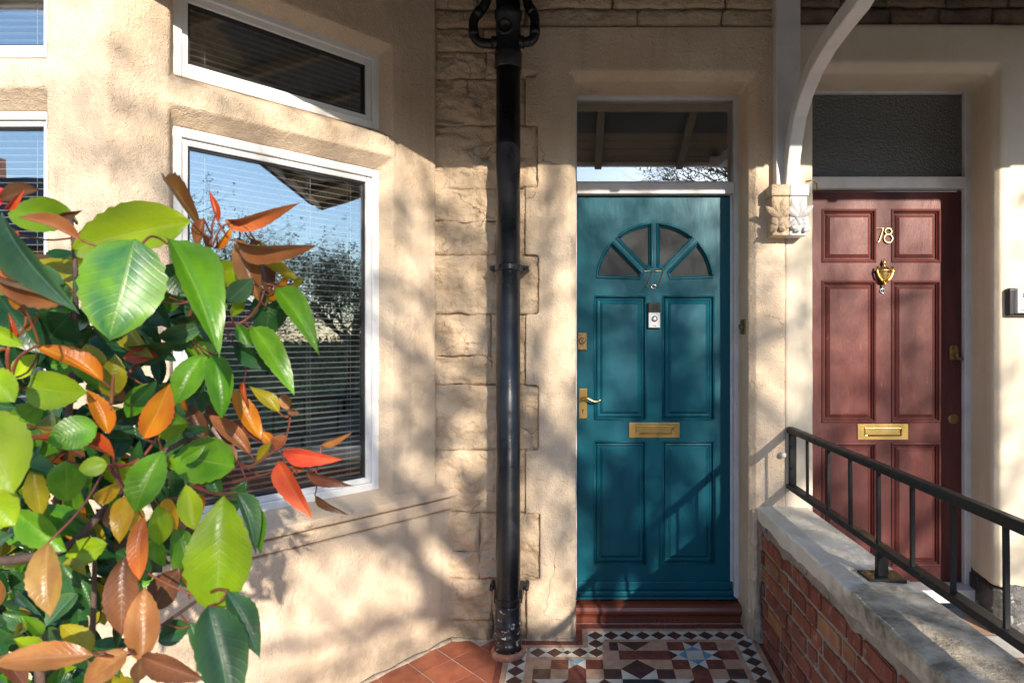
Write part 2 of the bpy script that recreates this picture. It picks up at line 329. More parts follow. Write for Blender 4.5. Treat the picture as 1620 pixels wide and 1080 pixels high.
# ------------------------------------------------------------------ ground, street
def slab(name, x0, x1, y0, y1, z, m, kind='structure', th=.1):
    b = MB(); b.box(x0, x1, y0, y1, z - th, z); return tag(b.build(name, m), kind=kind)
slab('ground', -300, 300, -300, 300, -.40, m_soil)
slab('pavement', -120, 160, -3.2, -.6, -.22, m_slab, th=.15)
slab('road', -120, 160, -11.5, -3.2, -.36, m_asph, th=.03)
slab('pavement', -120, 160, -14.0, -11.5, -.22, m_slab, th=.15)
b = MB(); b.add([(-4, -.6, fz(-.6)-.03), (-.95, -.6, fz(-.6)-.03), (-.95, YW, fz(YW)-.03), (-4, YW, fz(YW)-.03)], [(0, 1, 2, 3)]); tag(b.build('garden_bed', m_soil), kind='structure')

# ------------------------------------------------------------------ tiled path (each tile a piece)
b = MB(); zt = lambda x, y: fz(y) - .0035
b.add([(-1.6, -.6, zt(0, -.6)), (.9, -.6, zt(0, -.6)), (.9, YW+.3, zt(0, YW+.3)), (-1.6, YW+.3, zt(0, YW+.3)),
       (-1.6, -.6, -.5), (.9, -.6, -.5), (.9, YW+.3, -.5), (-1.6, YW+.3, -.5)], [(0,1,2,3),(4,7,6,5),(0,4,5,1),(1,5,6,2),(2,6,7,3),(3,7,4,0)])
path = tag(b.build('tiled_path', m_grout), kind='structure')
_tm = {}
def tile(pts, m, name='tile', th=.012):
    cx = sum(p[0] for p in pts)/len(pts); cy = sum(p[1] for p in pts)/len(pts)
    sh = tuple((round(x-cx, 4), round(y-cy, 4)) for x, y in pts); k = (sh, m.name)
    if k not in _tm:
        q = []
        for x, y in sh:
            l = math.hypot(x, y) or 1; f = max(0, 1 - .0010/l); q.append((x*f, y*f))
        area = sum(q[i][0]*q[(i+1) % len(q)][1] - q[(i+1) % len(q)][0]*q[i][1] for i in range(len(q)))
        if area < 0: q.reverse()
        n = len(q); me = bpy.data.meshes.new(name)
        me.from_pydata([(x, y, FS*y) for x, y in q] + [(x, y, FS*y-th) for x, y in q], [],
                       [list(range(n)), list(range(2*n-1, n-1, -1))] + [(i, i+n, (i+1) % n+n, (i+1) % n) for i in range(n)])
        me.materials.append(m); _tm[k] = me
    o = bpy.data.objects.new(name, _tm[k]); o.location = (cx, cy, fz(cy) + random.uniform(-.0006, .0006)); link(o, path)
MOD = .0760
XG = .744; YG = F / (.622 * 544.6)          # right edge and back edge of the geometric field
def cell(i, j): x1 = XG - MOD*j; y1 = YG - MOD*.985*i; return x1 - MOD, x1, y1 - MOD*.985, y1   # row i from the back, column j from the right
def sq(i, j, m): x0, x1, y0, y1 = cell(i, j); tile([(x0,y0),(x1,y0),(x1,y1),(x0,y1)], m)
def tri(i, j, side, m):
    x0, x1, y0, y1 = cell(i, j); c = ((x0+x1)/2, (y0+y1)/2)
    e = {'b': [(x0,y1),(x1,y1)], 'f': [(x0,y0),(x1,y0)], 'l': [(x0,y0),(x0,y1)], 'r': [(x1,y0),(x1,y1)]}[side]; tile(e + [c], m)
def quad4(i, j, bk, fr, l, r):
    for s_, m in (('b', bk), ('f', fr), ('l', l), ('r', r)): tri(i, j, s_, m)
def free(pts, m): tile(pts, m)
Bf, Rd, Br, Wh, Bl, Nv = m_tbuf, m_tred, m_tbrn, m_twht, m_tblu, m_tnav
# back alcove rows 0-1
sq(0,0,Bf); sq(0,1,Rd); quad4(0,2,Br,Bl,Wh,Wh); sq(0,3,Rd)
x0,_,y0,y1 = cell(0,6); x1 = cell(0,5)[1]; xm = cell(0,5)[0]
free([(x0,y1),(x1,y1),(xm,y0)], Br); free([(x0,y1),(xm,y0),(x0,y0)], Bf); free([(x1,y1),(x1,y0),(xm,y0)], Bf); sq(0,4,Bf)
a0,a1,_,_ = cell(0,7); free([(a1-.040,y0),(a1,y0),(a1,y1),(a1-.040,y1)], Br); free([(a0+.004,y0),(a1-.040,y0),(a1-.040,y1),(a0+.004,y1)], Bf)
sq(1,0,Rd); quad4(1,1,Wh,Wh,Bl,Br); sq(1,2,Wh); quad4(1,3,Wh,Wh,Br,Bl); sq(1,4,Rd); sq(1,5,Rd); sq(1,6,Rd); sq(1,7,Bf)
# rows 2 onward, full width
sq(2,0,Bf); sq(2,1,Rd); quad4(2,2,Bl,Br,Wh,Wh); sq(2,3,Rd); sq(2,4,Bf)
x0,_,y0,y1 = cell(2,6); x1 = cell(2,5)[1]; xm = cell(2,5)[0]; yb = cell(3,5)[2]
free([(xm,y1),(x1,y0),(xm,yb),(x0,y0)], Br)
free([(xm,y1),(x1,y1),(x1,y0)], Bf); free([(x0,y1),(xm,y1),(x0,y0)], Bf); free([(x1,y0),(x1,yb),(xm,yb)], Wh); free([(x0,y0),(xm,yb),(x0,yb)], Wh)
sq(2,7,Bf); sq(2,8,Rd); quad4(2,9,Bl,Rd,Wh,Wh); sq(2,10,Rd); sq(2,11,Bf)
for j, m in ((0,Br),(1,Bf),(2,Rd),(3,Bf),(4,Br),(7,Br),(8,Bf),(9,Rd),(10,Bf),(11,Br)): sq(3,j,m)
for i in (4, 5, 6):
    for j in range(12):
        if j in (2, 9): sq(i,j,Rd)
        elif j in (5, 6): sq(i,j,Nv if i == 4 else Bf)
        elif j in (1, 3, 8, 10): quad4(i,j,Wh,Br,Wh,Br) if i == 4 else sq(i,j,Rd)
        else: quad4(i,j,Wh,Wh,Br,Wh) if i == 4 else sq(i,j,Bf)
x0,_,y0,y1 = cell(4,6); xm = cell(4,5)[0]
# borders
def diamond(cx, cy, r=MOD/2):
    g = r*.93
    free([(cx-g,cy),(cx,cy-g),(cx+g,cy),(cx,cy+g)], Br)
    for sx, sy in ((-1,-1),(1,-1),(1,1),(-1,1)):
        free([(cx+sx*r,cy+sy*r),(cx+sx*r,cy+sy*.03*r),(cx+sx*.03*r,cy+sy*r)] if sx*sy > 0 else [(cx+sx*r,cy+sy*r),(cx+sx*.03*r,cy+sy*r),(cx+sx*r,cy+sy*.03*r)], Wh)
yb_ = YG + .022 + MOD/2                        # centre line of the back diamonds
xr_ = XG + .022 + MOD/2                        # centre line of the right diamonds
xa_ = .111                                     # alcove left diamonds
xs = [xa_ + MOD*.989*k for k in range(10)]
for x in xs: diamond(x, yb_)
for k in range(1, 14): diamond(xr_, yb_ - MOD*.985*k)
for k in (1, 2): diamond(xa_, yb_ - MOD*.985*k)
yl_ = yb_ - MOD*.985*2
for x in (xa_ - MOD, ): diamond(x, yl_)
diamond(xa_ - MOD*1.75, yl_, MOD*.26)
for k in (2.5, 3.5): diamond(xa_ - MOD*k, yl_)
xl_ = -.243
for k in range(0, 12): diamond(xl_, yl_ - MOD*.985*k)
def strip(x0, x1, y0, y1, m, n=1, ax=0):
    for k in range(n):
        if ax == 0: a = x0+(x1-x0)*k/n; c = x0+(x1-x0)*(k+1)/n; free([(a,y0),(c,y0),(c,y1),(a,y1)], m)
        else: a = y0+(y1-y0)*k/n; c = y0+(y1-y0)*(k+1)/n; free([(x0,a),(x1,a),(x1,c),(x0,c)], m)
h = MOD/2
strip(xa_-h-.024, xr_+h+.024, yb_+h, yb_+h+.024, Bf, 6); strip(xa_-h-.058, xr_+h+.05, yb_+h+.024, Y0-.004, Rd, 6)
strip(cell(0,7)[0]+.004, XG, YG, yb_-h, Bf, 5)
strip(xr_+h, xr_+h+.024, yb_-1.0, yb_+h, Bf, 7, 1); strip(xr_+h+.024, xr_+h+.05, yb_-1.0, yb_+h+.024, Rd, 7, 1)
strip(XG, xr_-h, yb_-1.0, yb_-h, Bf, 7, 1)
strip(xa_-h-.024, xa_-h, yl_+h+.024, yb_+h, Bf, 1, 1); strip(xa_-h-.058, xa_-h-.024, yl_+h+.024, yb_+h+.024, Rd, 1, 1)
strip(xa_+h, cell(0,7)[0]+.004, yl_-h, yb_-h, Bf, 1, 1)
strip(xl_-h-.024, xa_-h, yl_+h, yl_+h+.024, Bf, 3); strip(xl_-h-.052, xa_-h-.058, yl_+h+.024, yl_+h+.062, Rd, 3)
strip(xl_+h, xa_+h, yl_-h-.021, yl_-h, Bf, 4)
strip(xl_-h-.024, xl_-h, yl_-.8, yl_+h, Bf, 6, 1); strip(xl_-h-.050, xl_-h-.024, yl_-.8, yl_+h+.024, Rd, 6, 1)
strip(xl_+h, cell(3,11)[0], yl_-.5, yl_-h-.021, Bf, 3, 1)
for x in (xa_ - MOD*1.75,): free([(x-.0175, yl_+.0195), (x-.0175, yl_+h), (x+.0175, yl_+h), (x+.0175, yl_+.0195)], Wh); free([(x-.0175, yl_-h), (x-.0175, yl_-.0195), (x+.0175, yl_-.0195), (x+.0175, yl_-h)], Wh)
# terracotta quarry tiles laid at 45 degrees
XQ = xl_-h-.052
def clipx(P, X):
    out = []
    for i in range(len(P)):
        a, c = P[i], P[(i+1) % len(P)]
        if a[0] <= X: out.append(a)
        if (a[0] <= X) != (c[0] <= X): t = (X-a[0])/(c[0]-a[0]); out.append((X, a[1]+(c[1]-a[1])*t))
    return out
SA, DA, PT = 2.390, -3.455, .2185
for ia in range(-6, 6):
    for ib in range(-4, 9):
        p = lambda s, d: ((s+d)/2, (s-d)/2)
        s0 = SA+PT*ia; d0 = DA+PT*ib
        Q = [p(s0, d0), p(s0+PT, d0), p(s0+PT, d0+PT), p(s0, d0+PT)]
        if min(q[0] for q in Q) < -1.25 or max(q[1] for q in Q) > YW+.15 or min(q[1] for q in Q) < 1.6: continue
        g = .003; cx = sum(q[0] for q in Q)/4; cy = sum(q[1] for q in Q)/4
        Q = [(cx+(x-cx)*(1-g/.11), cy+(y-cy)*(1-g/.11)) for x, y in Q]
        Q = clipx(Q, XQ)
        if len(Q) >= 3: tile(Q, m_quar, 'quarry_tile')

# ------------------------------------------------------------------ house 77: rendered wall, stones, bay
h77 = thing('terraced_house', 'cream painted terraced house with teal front door and bay window', 'house', (0, YW, 0))
h78 = thing('terraced_house', 'neighbouring pale house with faded maroon front door', 'house', (1.6, YW, 0))
def zy(py, s=337): return CZ - (py - 535) / s
teeth = [(42, 78, 838), (78, 122, 848), (122, 197, 831), (197, 297, 851), (297, 402, 831), (402, 497, 852), (497, 609, 832), (609, 713, 852), (713, 812, 831), (812, 918, 854), (918, 1030, 833)]
b = MB()
for y0, y1, px in teeth:
    xe = (px - 905)/337
    b.prism([(xe, YW), (-.012, YW), (.018, YW+.03), (.018, YW+.30), (xe, YW+.30)], zy(y1)-.001, zy(y0)+.001)
b.prism([(1.0, YW), (.866, YW), (.835, YW+.034), (.835, YW+.30), (1.0, YW+.30)], -.15, 2.7)
b.ext([(-.24, YW, 2.66), (-.24, YW+.034, 2.622), (-.24, YW+.30, 2.622), (-.24, YW+.30, 2.868), (-.24, YW, 2.868)], (1.24, 0, 0))
rough(b.build('rendered_wall', m_render, h77), .008, ((.22, .006), (.03, .0035)))
# rough-faced stones
def stone(x0, x1, z0, z1, y, parent, m, amp=.021, th=.12, res=.010, seed=0):
    nx = max(4, int((x1-x0)/res)); nz_ = max(4, int((z1-z0)/res)); b = MB(); vs = []; fs = []
    cx, cz = (x0+x1)/2, (z0+z1)/2
    for j in range(nz_+1):
        for i in range(nx+1):
            x = x0+(x1-x0)*i/nx; z = z0+(z1-z0)*j/nz_
            e = min(x-x0, x1-x, z-z0, z1-z); f = min(1, e/.010); f = f*(2-f)
            d = noise.fractal(Vector((x*7+seed*3.1, z*9, seed)), .9, 2.1, 5) * amp + (1-abs(noise.fractal(Vector((x*9, z*17+seed, 4)), 1, 2, 4))*1.6)*amp*.55 - amp*.4
            jx = noise.noise(Vector((x*14, z*14, seed+9)))*.011; jz = noise.noise(Vector((x*14, z*14, seed+19)))*.011
            vs.append((x-cx+jx, -(d+amp*.25)*f + .003*(1-f), z-cz+jz))
    n = nx+1
    for j in range(nz_):
        for i in range(nx): fs.append((j*n+i, j*n+i+1, (j+1)*n+i+1, (j+1)*n+i))
    ring = [i for i in range(n)] + [j*n+nx for j in range(1, nz_+1)] + [nz_*n+i for i in range(nx-1, -1, -1)] + [j*n for j in range(nz_-1, 0, -1)]
    k = len(vs); vs += [(vs[r][0], th, vs[r][2]) for r in ring]; q = len(ring)
    for a in range(q): fs.append((ring[(a+1) % q], ring[a], k+a, k+(a+1) % q))
    b.add(vs, fs); o = b.build('stone', m, parent, smooth=True, fix=False); o.location = (cx, y, cz); return o
rs = random.Random(3); sd_ = 0
YS = YW + .022
for y0, y1, px in teeth:
    xe = (px - 905)/337 + .004; xm = -.40 + rs.uniform(-.04, .05); zt_, zb_ = zy(y0), zy(y1)
    split = [zt_, zb_] if zt_-zb_ < .2 else [zt_, zt_-(zt_-zb_)*rs.uniform(.38, .62), zb_]
    if rs.random() < .45 and zt_-zb_ < .32:
        sd_ += 1; stone(-.67, xe, zb_+.0005, zt_-.0005, YS, h77, m_stone, seed=sd_)
    else:
        for c, a in zip(split[1:], split[:-1]): sd_ += 1; stone(-.67, xm, c+.0005, a-.0005, YS, h77, m_stone, seed=sd_)
        sd_ += 1; stone(xm+.001, xe, zb_+.0005, zt_-.0005, YS, h77, m_stone, seed=sd_)
def course(x0, x1, z0, z1, wmin, wmax, parent, m, y, amp):
    global sd_
    x = x0
    while x < x1 - .02:
        w = min(rs.uniform(wmin, wmax), x1-x); w = w if x1-x-w > .08 else x1-x
        sd_ += 1; stone(x+.003, x+w-.003, z0+.004, z1-.004, y, parent, m, amp, res=.018, seed=sd_); x += w
for z0, z1 in ((2.872, 2.958), (2.958, 3.10)): course(-.22, 1.0, z0, z1, .3, .55, h77, m_stone, YW+.014, .010)
for z0, z1 in ((2.872, 2.958), (2.958, 3.10)): course(-.67, -.22, z0, z1, .2, .3, h77, m_stone, YS, .014)
for z0, z1 in ((2.885, 2.968), (2.968, 3.05), (3.05, 3.13)): course(1.0, 4.4, z0, z1, .2, .3, h78, m_soot, YW+.02, .009)
b = MB(); b.box(-.70, 1.0, YW+.05, YW+.30, 2.86, 3.16); b.box(-.70, -.1, YW+.045, YW+.30, -.15, 2.875); b.build('wall_core', m_stone, h77)
b = MB(); b.box(1.0, 4.4, YW+.05, YW+.30, 2.86, 3.16); b.build('wall_core', m_mortar, h78)
# bay masonry
TR, TL = ft(621), ft(268)
TC = ft(167); Pc = Vector(fp(TC, 0)); YF = Pc.y
XL = (72 - 905) / F * YF                         # left arris of the corner pier on the front face
b = MB(); CH = .032; RC = -.062
jr = [(0, .0), (TR, 0), (TR+CH, RC), (TR+CH, -.20), (0, -.20)]
b.prism([fp(t, o) for t, o in jr] + [], .62, 3.12)
back = Vector(fp(TL-CH, -.20))
pier = [fp(TL-CH, -.20), fp(TL-CH, RC), fp(TL, 0), (Pc.x, Pc.y), (XL+.004, YF), (XL-.028, YF+.06), (XL-.028, YF+.19)]
b.prism(pier, .62, 3.12)
XB = -3.4
def front_profile(prof, x0, x1, m=0): b.ext([(x0, YF - o, z) for o, z in prof], (x1-x0, 0, 0), m)
def facet_profile(prof, t0, t1, m=0):
    q = [fpz(t0, o, z) for o, z in prof]; d = Vector(fpz(t1, 0, 0)) - Vector(fpz(t0, 0, 0)); b.ext(q, d, m)
TRANS = [(.006, 2.205), (.006, 2.285), (-.02, 2.305), (-.075, 2.33), (-.19, 2.33), (-.19, 2.15), (-.062, 2.15)]
facet_profile(TRANS, TR-.01, TL+.01); front_profile(TRANS, XB, XL+.01)
HEAD = [(0, 2.70), (0, 3.12), (-.19, 3.12), (-.19, 2.655), (-.062, 2.655)]
facet_profile(HEAD, TR-.01, TL+.01); front_profile(HEAD, XB, XL+.01)
rough(b.build('bay_masonry', m_render, h77), .0075, ((.2, .006), (.03, .0035)))
b = MB(); PJ = .048
def bay_plan(o): # plan of the bay pushed out by o, as far as the left end
    e = Vector((0, -1)) * o; k = math.tan((math.pi/2 - AL)/2) * o
    return [fp(-.10, o), fp(TC, o + 0) if False else (Pc.x + NO.x*o - U.x*0 + 0, Pc.y + NO.y*o), (Pc.x, Pc.y - o), (XB, YF - o)]
def bay_band(o, z0, z1, name, m, vox, amps, inner=-.25):
    b = MB(); c = bay_plan(o)
    # mitre the corner
    n1 = NO; a = Vector(fp(0, o)); d = U; t = (YF - o - a.y) / d.y; mit = a + d*t
    P = [fp(-.10, o), (mit.x, mit.y), (XB, YF-o), (XB, YF-inner)]
    a2 = Vector(fp(0, inner)); t2 = (YF - inner - a2.y)/d.y; m2 = a2 + d*t2
    P += [(m2.x, m2.y), fp(-.10, inner)]
    b.prism(P, z0, z1); return rough(b.build(name, m, h77), vox, amps)
bay_band(PJ+.014, .662, .698, 'window_sill', m_render, .006, ((.15, .004), (.03, .002)))
b = MB(); S_ = []
for o_, z_ in ((PJ+.011, .6975), (-.070, .742), (-.070, .66), (PJ, .664)):
    a_ = Vector(fp(0, o_)); mt = a_ + U*((YF - o_ - a_.y)/U.y); S_.append([(*fp(-.10, o_), z_), (mt.x, mt.y, z_), (XB, YF-o_, z_)])
b.add([p for r_ in S_ for p in r_], [(i*3+j, i*3+j+1, ((i+1) % 4)*3+j+1, ((i+1) % 4)*3+j) for i in range(4) for j in range(2)] + [(0, 3, 6, 9), (11, 8, 5, 2)])
b.build('sill_weathering', m_render, h77)
bay_band(PJ-.003, .602, .652, 'sill_course', m_render, .006, ((.15, .004), (.03, .002)))
bay_band(PJ-.010, -.2, .596, 'plinth', m_render, .012, ((.3, .012), (.05, .004)))
# mortar fillet where the bay meets the path
b = MB()
for k in range(18):
    pass
pts = [fpz(t, PJ+.004, fz(fp(t, PJ)[1])-.004) for t in [-.06+.07*i for i in range(18)]]
b.tube(pts, [.013+.005*math.sin(i*2.3) for i in range(18)], 6); o = b.build('mortar_fillet', m_mortar, h77, smooth=True)
b = MB(); b.tube([(x, YW+.004, fz(YW)-.006) for x in [-.62+.08*i for i in range(9)]], [.012+.006*math.sin(i*1.9) for i in range(9)], 6); b.build('mortar_fillet', m_mortar, h77, smooth=True)

# window frames and glass in the bay
def facet_frame(name, t0, t1, z0, z1, o=-.060, fw=.058):
    fr = MB(); gl = MB(); gk = MB()
    def bar(ta, tb, za, zb, oa, ob, mb=fr): mb.ext([fpz(ta, oa, za), fpz(tb, oa, za), fpz(tb, ob, za), fpz(ta, ob, za)], (0, 0, zb-za))
    for oa, w0, w1 in ((o, 0, .034), (o-.014, .034, fw)):
        for ta, tb, za, zb in ((t0+w0, t0+w1, z0+w0, z1-w0), (t1-w1, t1-w0, z0+w0, z1-w0), (t0+w1, t1-w1, z0+w0, z0+w1), (t0+w1, t1-w1, z1-w1, z1-w0)):
            bar(ta, tb, za, zb, oa, o-.07)
    w = fw; g = .009
    for ta, tb, za, zb in ((t0+w, t0+w+g, z0+w, z1-w), (t1-w-g, t1-w, z0+w, z1-w), (t0+w+g, t1-w-g, z0+w, z0+w+g), (t0+w+g, t1-w-g, z1-w-g, z1-w)): bar(ta, tb, za, zb, o-.026, o-.05, gk)
    win = fr.build('window', m_pvc, h77, bevel=.004)
    gk.build('gasket', m_gasket, win)
    q = [fpz(t0+w, o-.034, z0+w), fpz(t1-w, o-.034, z0+w), fpz(t1-w, o-.034, z1-w), fpz(t0+w, o-.034, z1-w)]
    gl.ext(q, (NO.x*-.006, NO.y*-.006, 0)); gl.build('pane', m_glass, win); return win
def front_frame(x0, x1, z0, z1, o=-.060, fw=.045):
    fr = MB(); gk = MB(); y = YF - o
    for dy, w0, w1 in ((0, 0, .026), (.014, .026, fw)):
        for xa, xb, za, zb in ((x0+w0, x0+w1, z0+w0, z1-w0), (x1-w1, x1-w0, z0+w0, z1-w0), (x0+w1, x1-w1, z0+w0, z0+w1), (x0+w1, x1-w1, z1-w1, z1-w0)): fr.box(xa, xb, y+dy, y+.07, za, zb)
    w = fw; g = .007
    for xa, xb, za, zb in ((x0+w, x0+w+g, z0+w, z1-w), (x1-w-g, x1-w, z0+w, z1-w), (x0+w+g, x1-w-g, z0+w, z0+w+g), (x0+w+g, x1-w-g, z1-w-g, z1-w)): gk.box(xa, xb, y+.026, y+.05, za, zb)
    win = fr.build('window', m_pvc, h77, bevel=.004); gk.build('gasket', m_gasket, win)
    gl = MB(); gl.box(x0+w, x1-w, y+.034, y+.040, z0+w, z1-w); gl.build('pane', m_glass, win); return win
t0w, t1w = TR+CH-.006, TL-CH+.006
facet_frame('w', t0w, t1w, .735, 2.150); facet_frame('w', t0w, t1w, 2.328, 2.665)
front_frame(-3.2, XL-.022, .735, 2.150); front_frame(-3.2, XL-.022, 2.328, 2.80)
# blinds inside
def blind_slats(root, p0, p1, z0, z1, dirn, pitch=.0235, tilt=R(9)):
    L_ = (Vector(p1)-Vector(p0)).length; s = MB(); d = .0125
    n = 4; vs = []; fs = []
    for i in range(n+1):
        a = -d + 2*d*i/n; zc = .0034*(1-(a/d)**2)
        y_ = a*math.cos(tilt); z_ = a*math.sin(tilt)+zc
        vs += [(0, y_, z_), (L_, y_, z_)]
    for i in range(n): fs.append((2*i, 2*i+1, 2*i+3, 2*i+2))
    me = bpy.data.meshes.new('slat'); me.from_pydata(vs, [], fs); me.materials.append(m_slat)
    ang = math.atan2(p1[1]-p0[1], p1[0]-p0[0]); z = z1
    while z > z0:
        o = bpy.data.objects.new('slat', me); o.location = (p0[0], p0[1], z); o.rotation_euler = (random.gauss(0, R(1.0)), random.gauss(0, R(.05)), ang); link(o, root); z -= pitch
    u = (Vector((p1[0], p1[1]))-Vector((p0[0], p0[1])))/L_; q = Vector((-u.y, u.x))*.0135
    for f in (.13, .66, .9):
        c = MB(); a = Vector((p0[0], p0[1])) + u*L_*f
        for sg in (-1, 1): k = a+q*sg; c.tube([(k.x, k.y, z0), (k.x, k.y, z1+.02)], .0011, 5)
        c.build('ladder_cord', m_cord, root)
    c = MB(); c.tube([(p0[0], p0[1], z1+.02), (p1[0], p1[1], z1+.02)], .014, 6); c.build('head_rail', m_slat, root)
BO = -.135
def bl(label, p0, p1, z0, z1, **k): r_ = thing('venetian_blind', label, 'blind', (p0[0], p0[1], z0), 'white venetian blinds in the bay'); blind_slats(r_, p0, p1, z0, z1, None, **k)
bl('tall white venetian blind inside the angled bay window beside the drainpipe', fp(t1w-.03, BO), fp(t0w+.03, BO), .76, 2.10)
bl('short white venetian blind behind the angled top light of the bay', fp(t1w-.03, BO), fp(t0w+.03, BO), 2.36, 2.63)
bl('white venetian blind in the lower front bay window at the photo edge', (-2.6, YF+.15), (XL-.05, YF+.15), .76, 2.10)
bl('white venetian blind in the upper front bay window at the photo edge', (-2.6, YF+.15), (XL-.05, YF+.15), 2.36, 2.68)
# dim room behind
b = MB(); b.add([(-3.6, 5.2, .2), (-.66, 5.2, .2), (-.66, 5.2, 3.2), (-3.6, 5.2, 3.2), (-3.6, YF+.3, .2), (-.66, YW+.2, .2), (-.66, YW+.2, 3.2), (-3.6, YF+.3, 3.2), (-2.0, YF+.3, .2), (-2.0, YF+.3, 3.2)],
      [(0, 1, 2, 3), (0, 3, 7, 4), (1, 5, 6, 2), (3, 2, 6, 9, 7), (0, 4, 8, 5, 1)]); b.build('room_wall', m_dark, h77, fix=False)
b = MB(); b.box(-3.6, -.70, YW-.2, 5.3, 3.13, 3.16); b.box(-3.6, -2.1, YF+.3, YW, 3.13, 3.16); b.box(-.05, 2.3, YD+.1, 5.2, 3.13, 3.2); b.box(-.06, 2.4, 5.2, 5.25, -.2, 3.2); b.build('ceiling', m_dark, h77)

# ------------------------------------------------------------------ porch canopy with post and brace
XP0, XP1 = -4.2, 2.66; PF = 1.15; ZF = 2.225 + .36*PF; YFR = YW - PF
pc = thing('porch_canopy', 'lean-to timber porch canopy running above both doors and the bay', 'canopy', (1, YW, 2.9))
def cz(y): return 3.075 + (ZF+.03-3.075) * (YW - y) / PF
b = MB(); b.ext([(XP0, YW+.3, cz(YW+.0)+.02), (XP0, YFR, cz(YFR)+.01), (XP0, YFR, cz(YFR)+.06), (XP0, YW+.3, cz(YW)+.45)], (XP1-XP0, 0, 0)); b.build('roof', m_roof, pc)
nb = 14
for k in range(nb):
    ya = YW - PF*k/nb; yb2 = YW - PF*(k+1)/nb + .004; b = MB()
    b.ext([(XP0, ya, cz(ya)-.012), (XP0, yb2, cz(yb2)-.012), (XP0, yb2, cz(yb2)+.004), (XP0, ya, cz(ya)+.004)], (XP1-XP0, 0, 0)); b.build('soffit_board', m_board, pc)
x = -3.9
while x < 2.6:
    b = MB(); b.ext([(x, YW-.02, cz(YW)-.014), (x, YFR+.03, cz(YFR)-.012), (x, YFR+.03, cz(YFR)-.062), (x, YW-.02, cz(YW)-.064)], (.05, 0, 0)); b.build('rafter', m_board, pc, bevel=.004); x += .58
b = MB(); b.box(XP0, XP1, YFR-.025, YFR+.02, ZF, ZF+.15); b.build('fascia', m_white, pc, bevel=.004)
b = MB(); b.tube([(XP0, YFR-.08, ZF+.09), (XP1, YFR-.08, ZF+.09)], .055, 10); b.build('gutter', m_black, pc, smooth=True)
b = MB(); b.box(.942, 1.056, YW-.052, YW+.03, 2.105, 3.04); b.build('post', m_white, pc, bevel=.006)
ctr = [(1243, 300, 342), (1246, 262, 345), (1252, 220, 350), (1260, 180, 357), (1269, 145, 367), (1283, 105, 383), (1301, 68, 404), (1324, 32, 430), (1350, 0, 455), (1390, -66, 492), (1433, -150, 533), (1444, -185, 545)]
b = MB(); C = [Vector((0, F/s, CZ-(py-535)/s)) for px, py, s in ctr]; hw, ht = .030, .055
vs = []
for i, c in enumerate(C):
    d = (C[min(i+1, len(C)-1)] - C[max(i-1, 0)]).normalized(); n_ = Vector((0, -d.z, d.y)); n_ = n_ if n_.y < 0 or n_.z < 0 else -n_
    xc = 1.005
    for sx, sn in ((-1, -.5), (1, -.5), (1, .5), (-1, .5)): q = c + n_*ht*sn*1.25; vs.append((xc+sx*hw, q.y, q.z))
fs = [(i*4+k, i*4+(k+1) % 4, (i+1)*4+(k+1) % 4, (i+1)*4+k) for i in range(len(C)-1) for k in range(4)] + [(0, 1, 2, 3), tuple((len(C)-1)*4+k for k in (3, 2, 1, 0))]
b.add(vs, fs); b.build('curved_brace', m_white, pc, bevel=.007)
# carved corbel under the post
cob = thing('corbel', 'carved stone leaf corbel under the white porch post', 'corbel', (1, YW, 1.98))
def corbel_half(x0, x1, m, sg):
    b = MB()
    b.box(x0, x1, YW-.092, YW+.02, 2.055, 2.108); b.box(x0+(.006 if sg < 0 else 0), x1-(.006 if sg > 0 else 0), YW-.080, YW+.02, 1.875, 2.056)
    o = b.build('corbel_block', m, cob, bevel=.006); r_ = random.Random(5 if sg < 0 else 9)
    lb = MB()
    def lobe(c, L_, wd, ang, th=.016):
        n = 8; vs = [Vector((0, -th*.2, 0))]; 
        rings = []
        for k in range(n+1):
            u = k/n; w_ = wd*math.sin(math.pi*min(1, u*.96+.02))**.8; lift = -th*math.sin(math.pi*u)*1.0 - .004
            for v in (-1, -.5, 0, .5, 1):
                x_ = v*w_/2*(1+.12*math.sin(u*22)); y_ = lift*(1-.55*abs(v)) + (.006 if abs(v) == 1 else 0) + (.004 if v == 0 else 0); z_ = u*L_
                rings.append(Vector((x_*math.cos(ang)+z_*math.sin(ang), y_, -x_*math.sin(ang)+z_*math.cos(ang))))
        fs = [(k*5+i, k*5+i+1, (k+1)*5+i+1, (k+1)*5+i) for k in range(n) for i in range(4)]
        lb.add([Vector(c)+p for p in rings], fs)
    cx = (x0+x1)/2
    for a, L_, wd in ((-.9, .085, .034), (-.35, .10, .036), (.25, .10, .036), (.85, .085, .034), (2.3, .065, .034), (-2.4, .065, .034), (3.1, .055, .032)):
        lobe((cx, YW-.082, 1.955), L_, wd, a)
    for a, L_, wd in ((.5, .05, .03), (-.6, .05, .03), (2.0, .04, .03), (-2.1, .045, .028)): lobe((cx+.012*sg, YW-.094, 1.915), L_, wd, a, .014)
    for k in range(5): lb.lathe([(.001, .012), (.008, .010), (.011, .002), (.011, -.01)], (cx+r_.uniform(-.03, .03), YW-.092, 1.895+r_.uniform(0, .03)), 'Y', 8)
    lb.build('carved_leaf', m, cob, smooth=True)
corbel_half(.908, .993, m_stone, -1); corbel_half(.994, 1.082, m_white, 1)
b = MB(); b.tube([(1.075, YW-.06, 2.125), (1.10, YW-.075, 2.128), (1.13, YW-.05, 2.118), (1.137, YW-.03, 2.09)], .0035, 6); b.build('cable', m_brassd, cob, smooth=True)

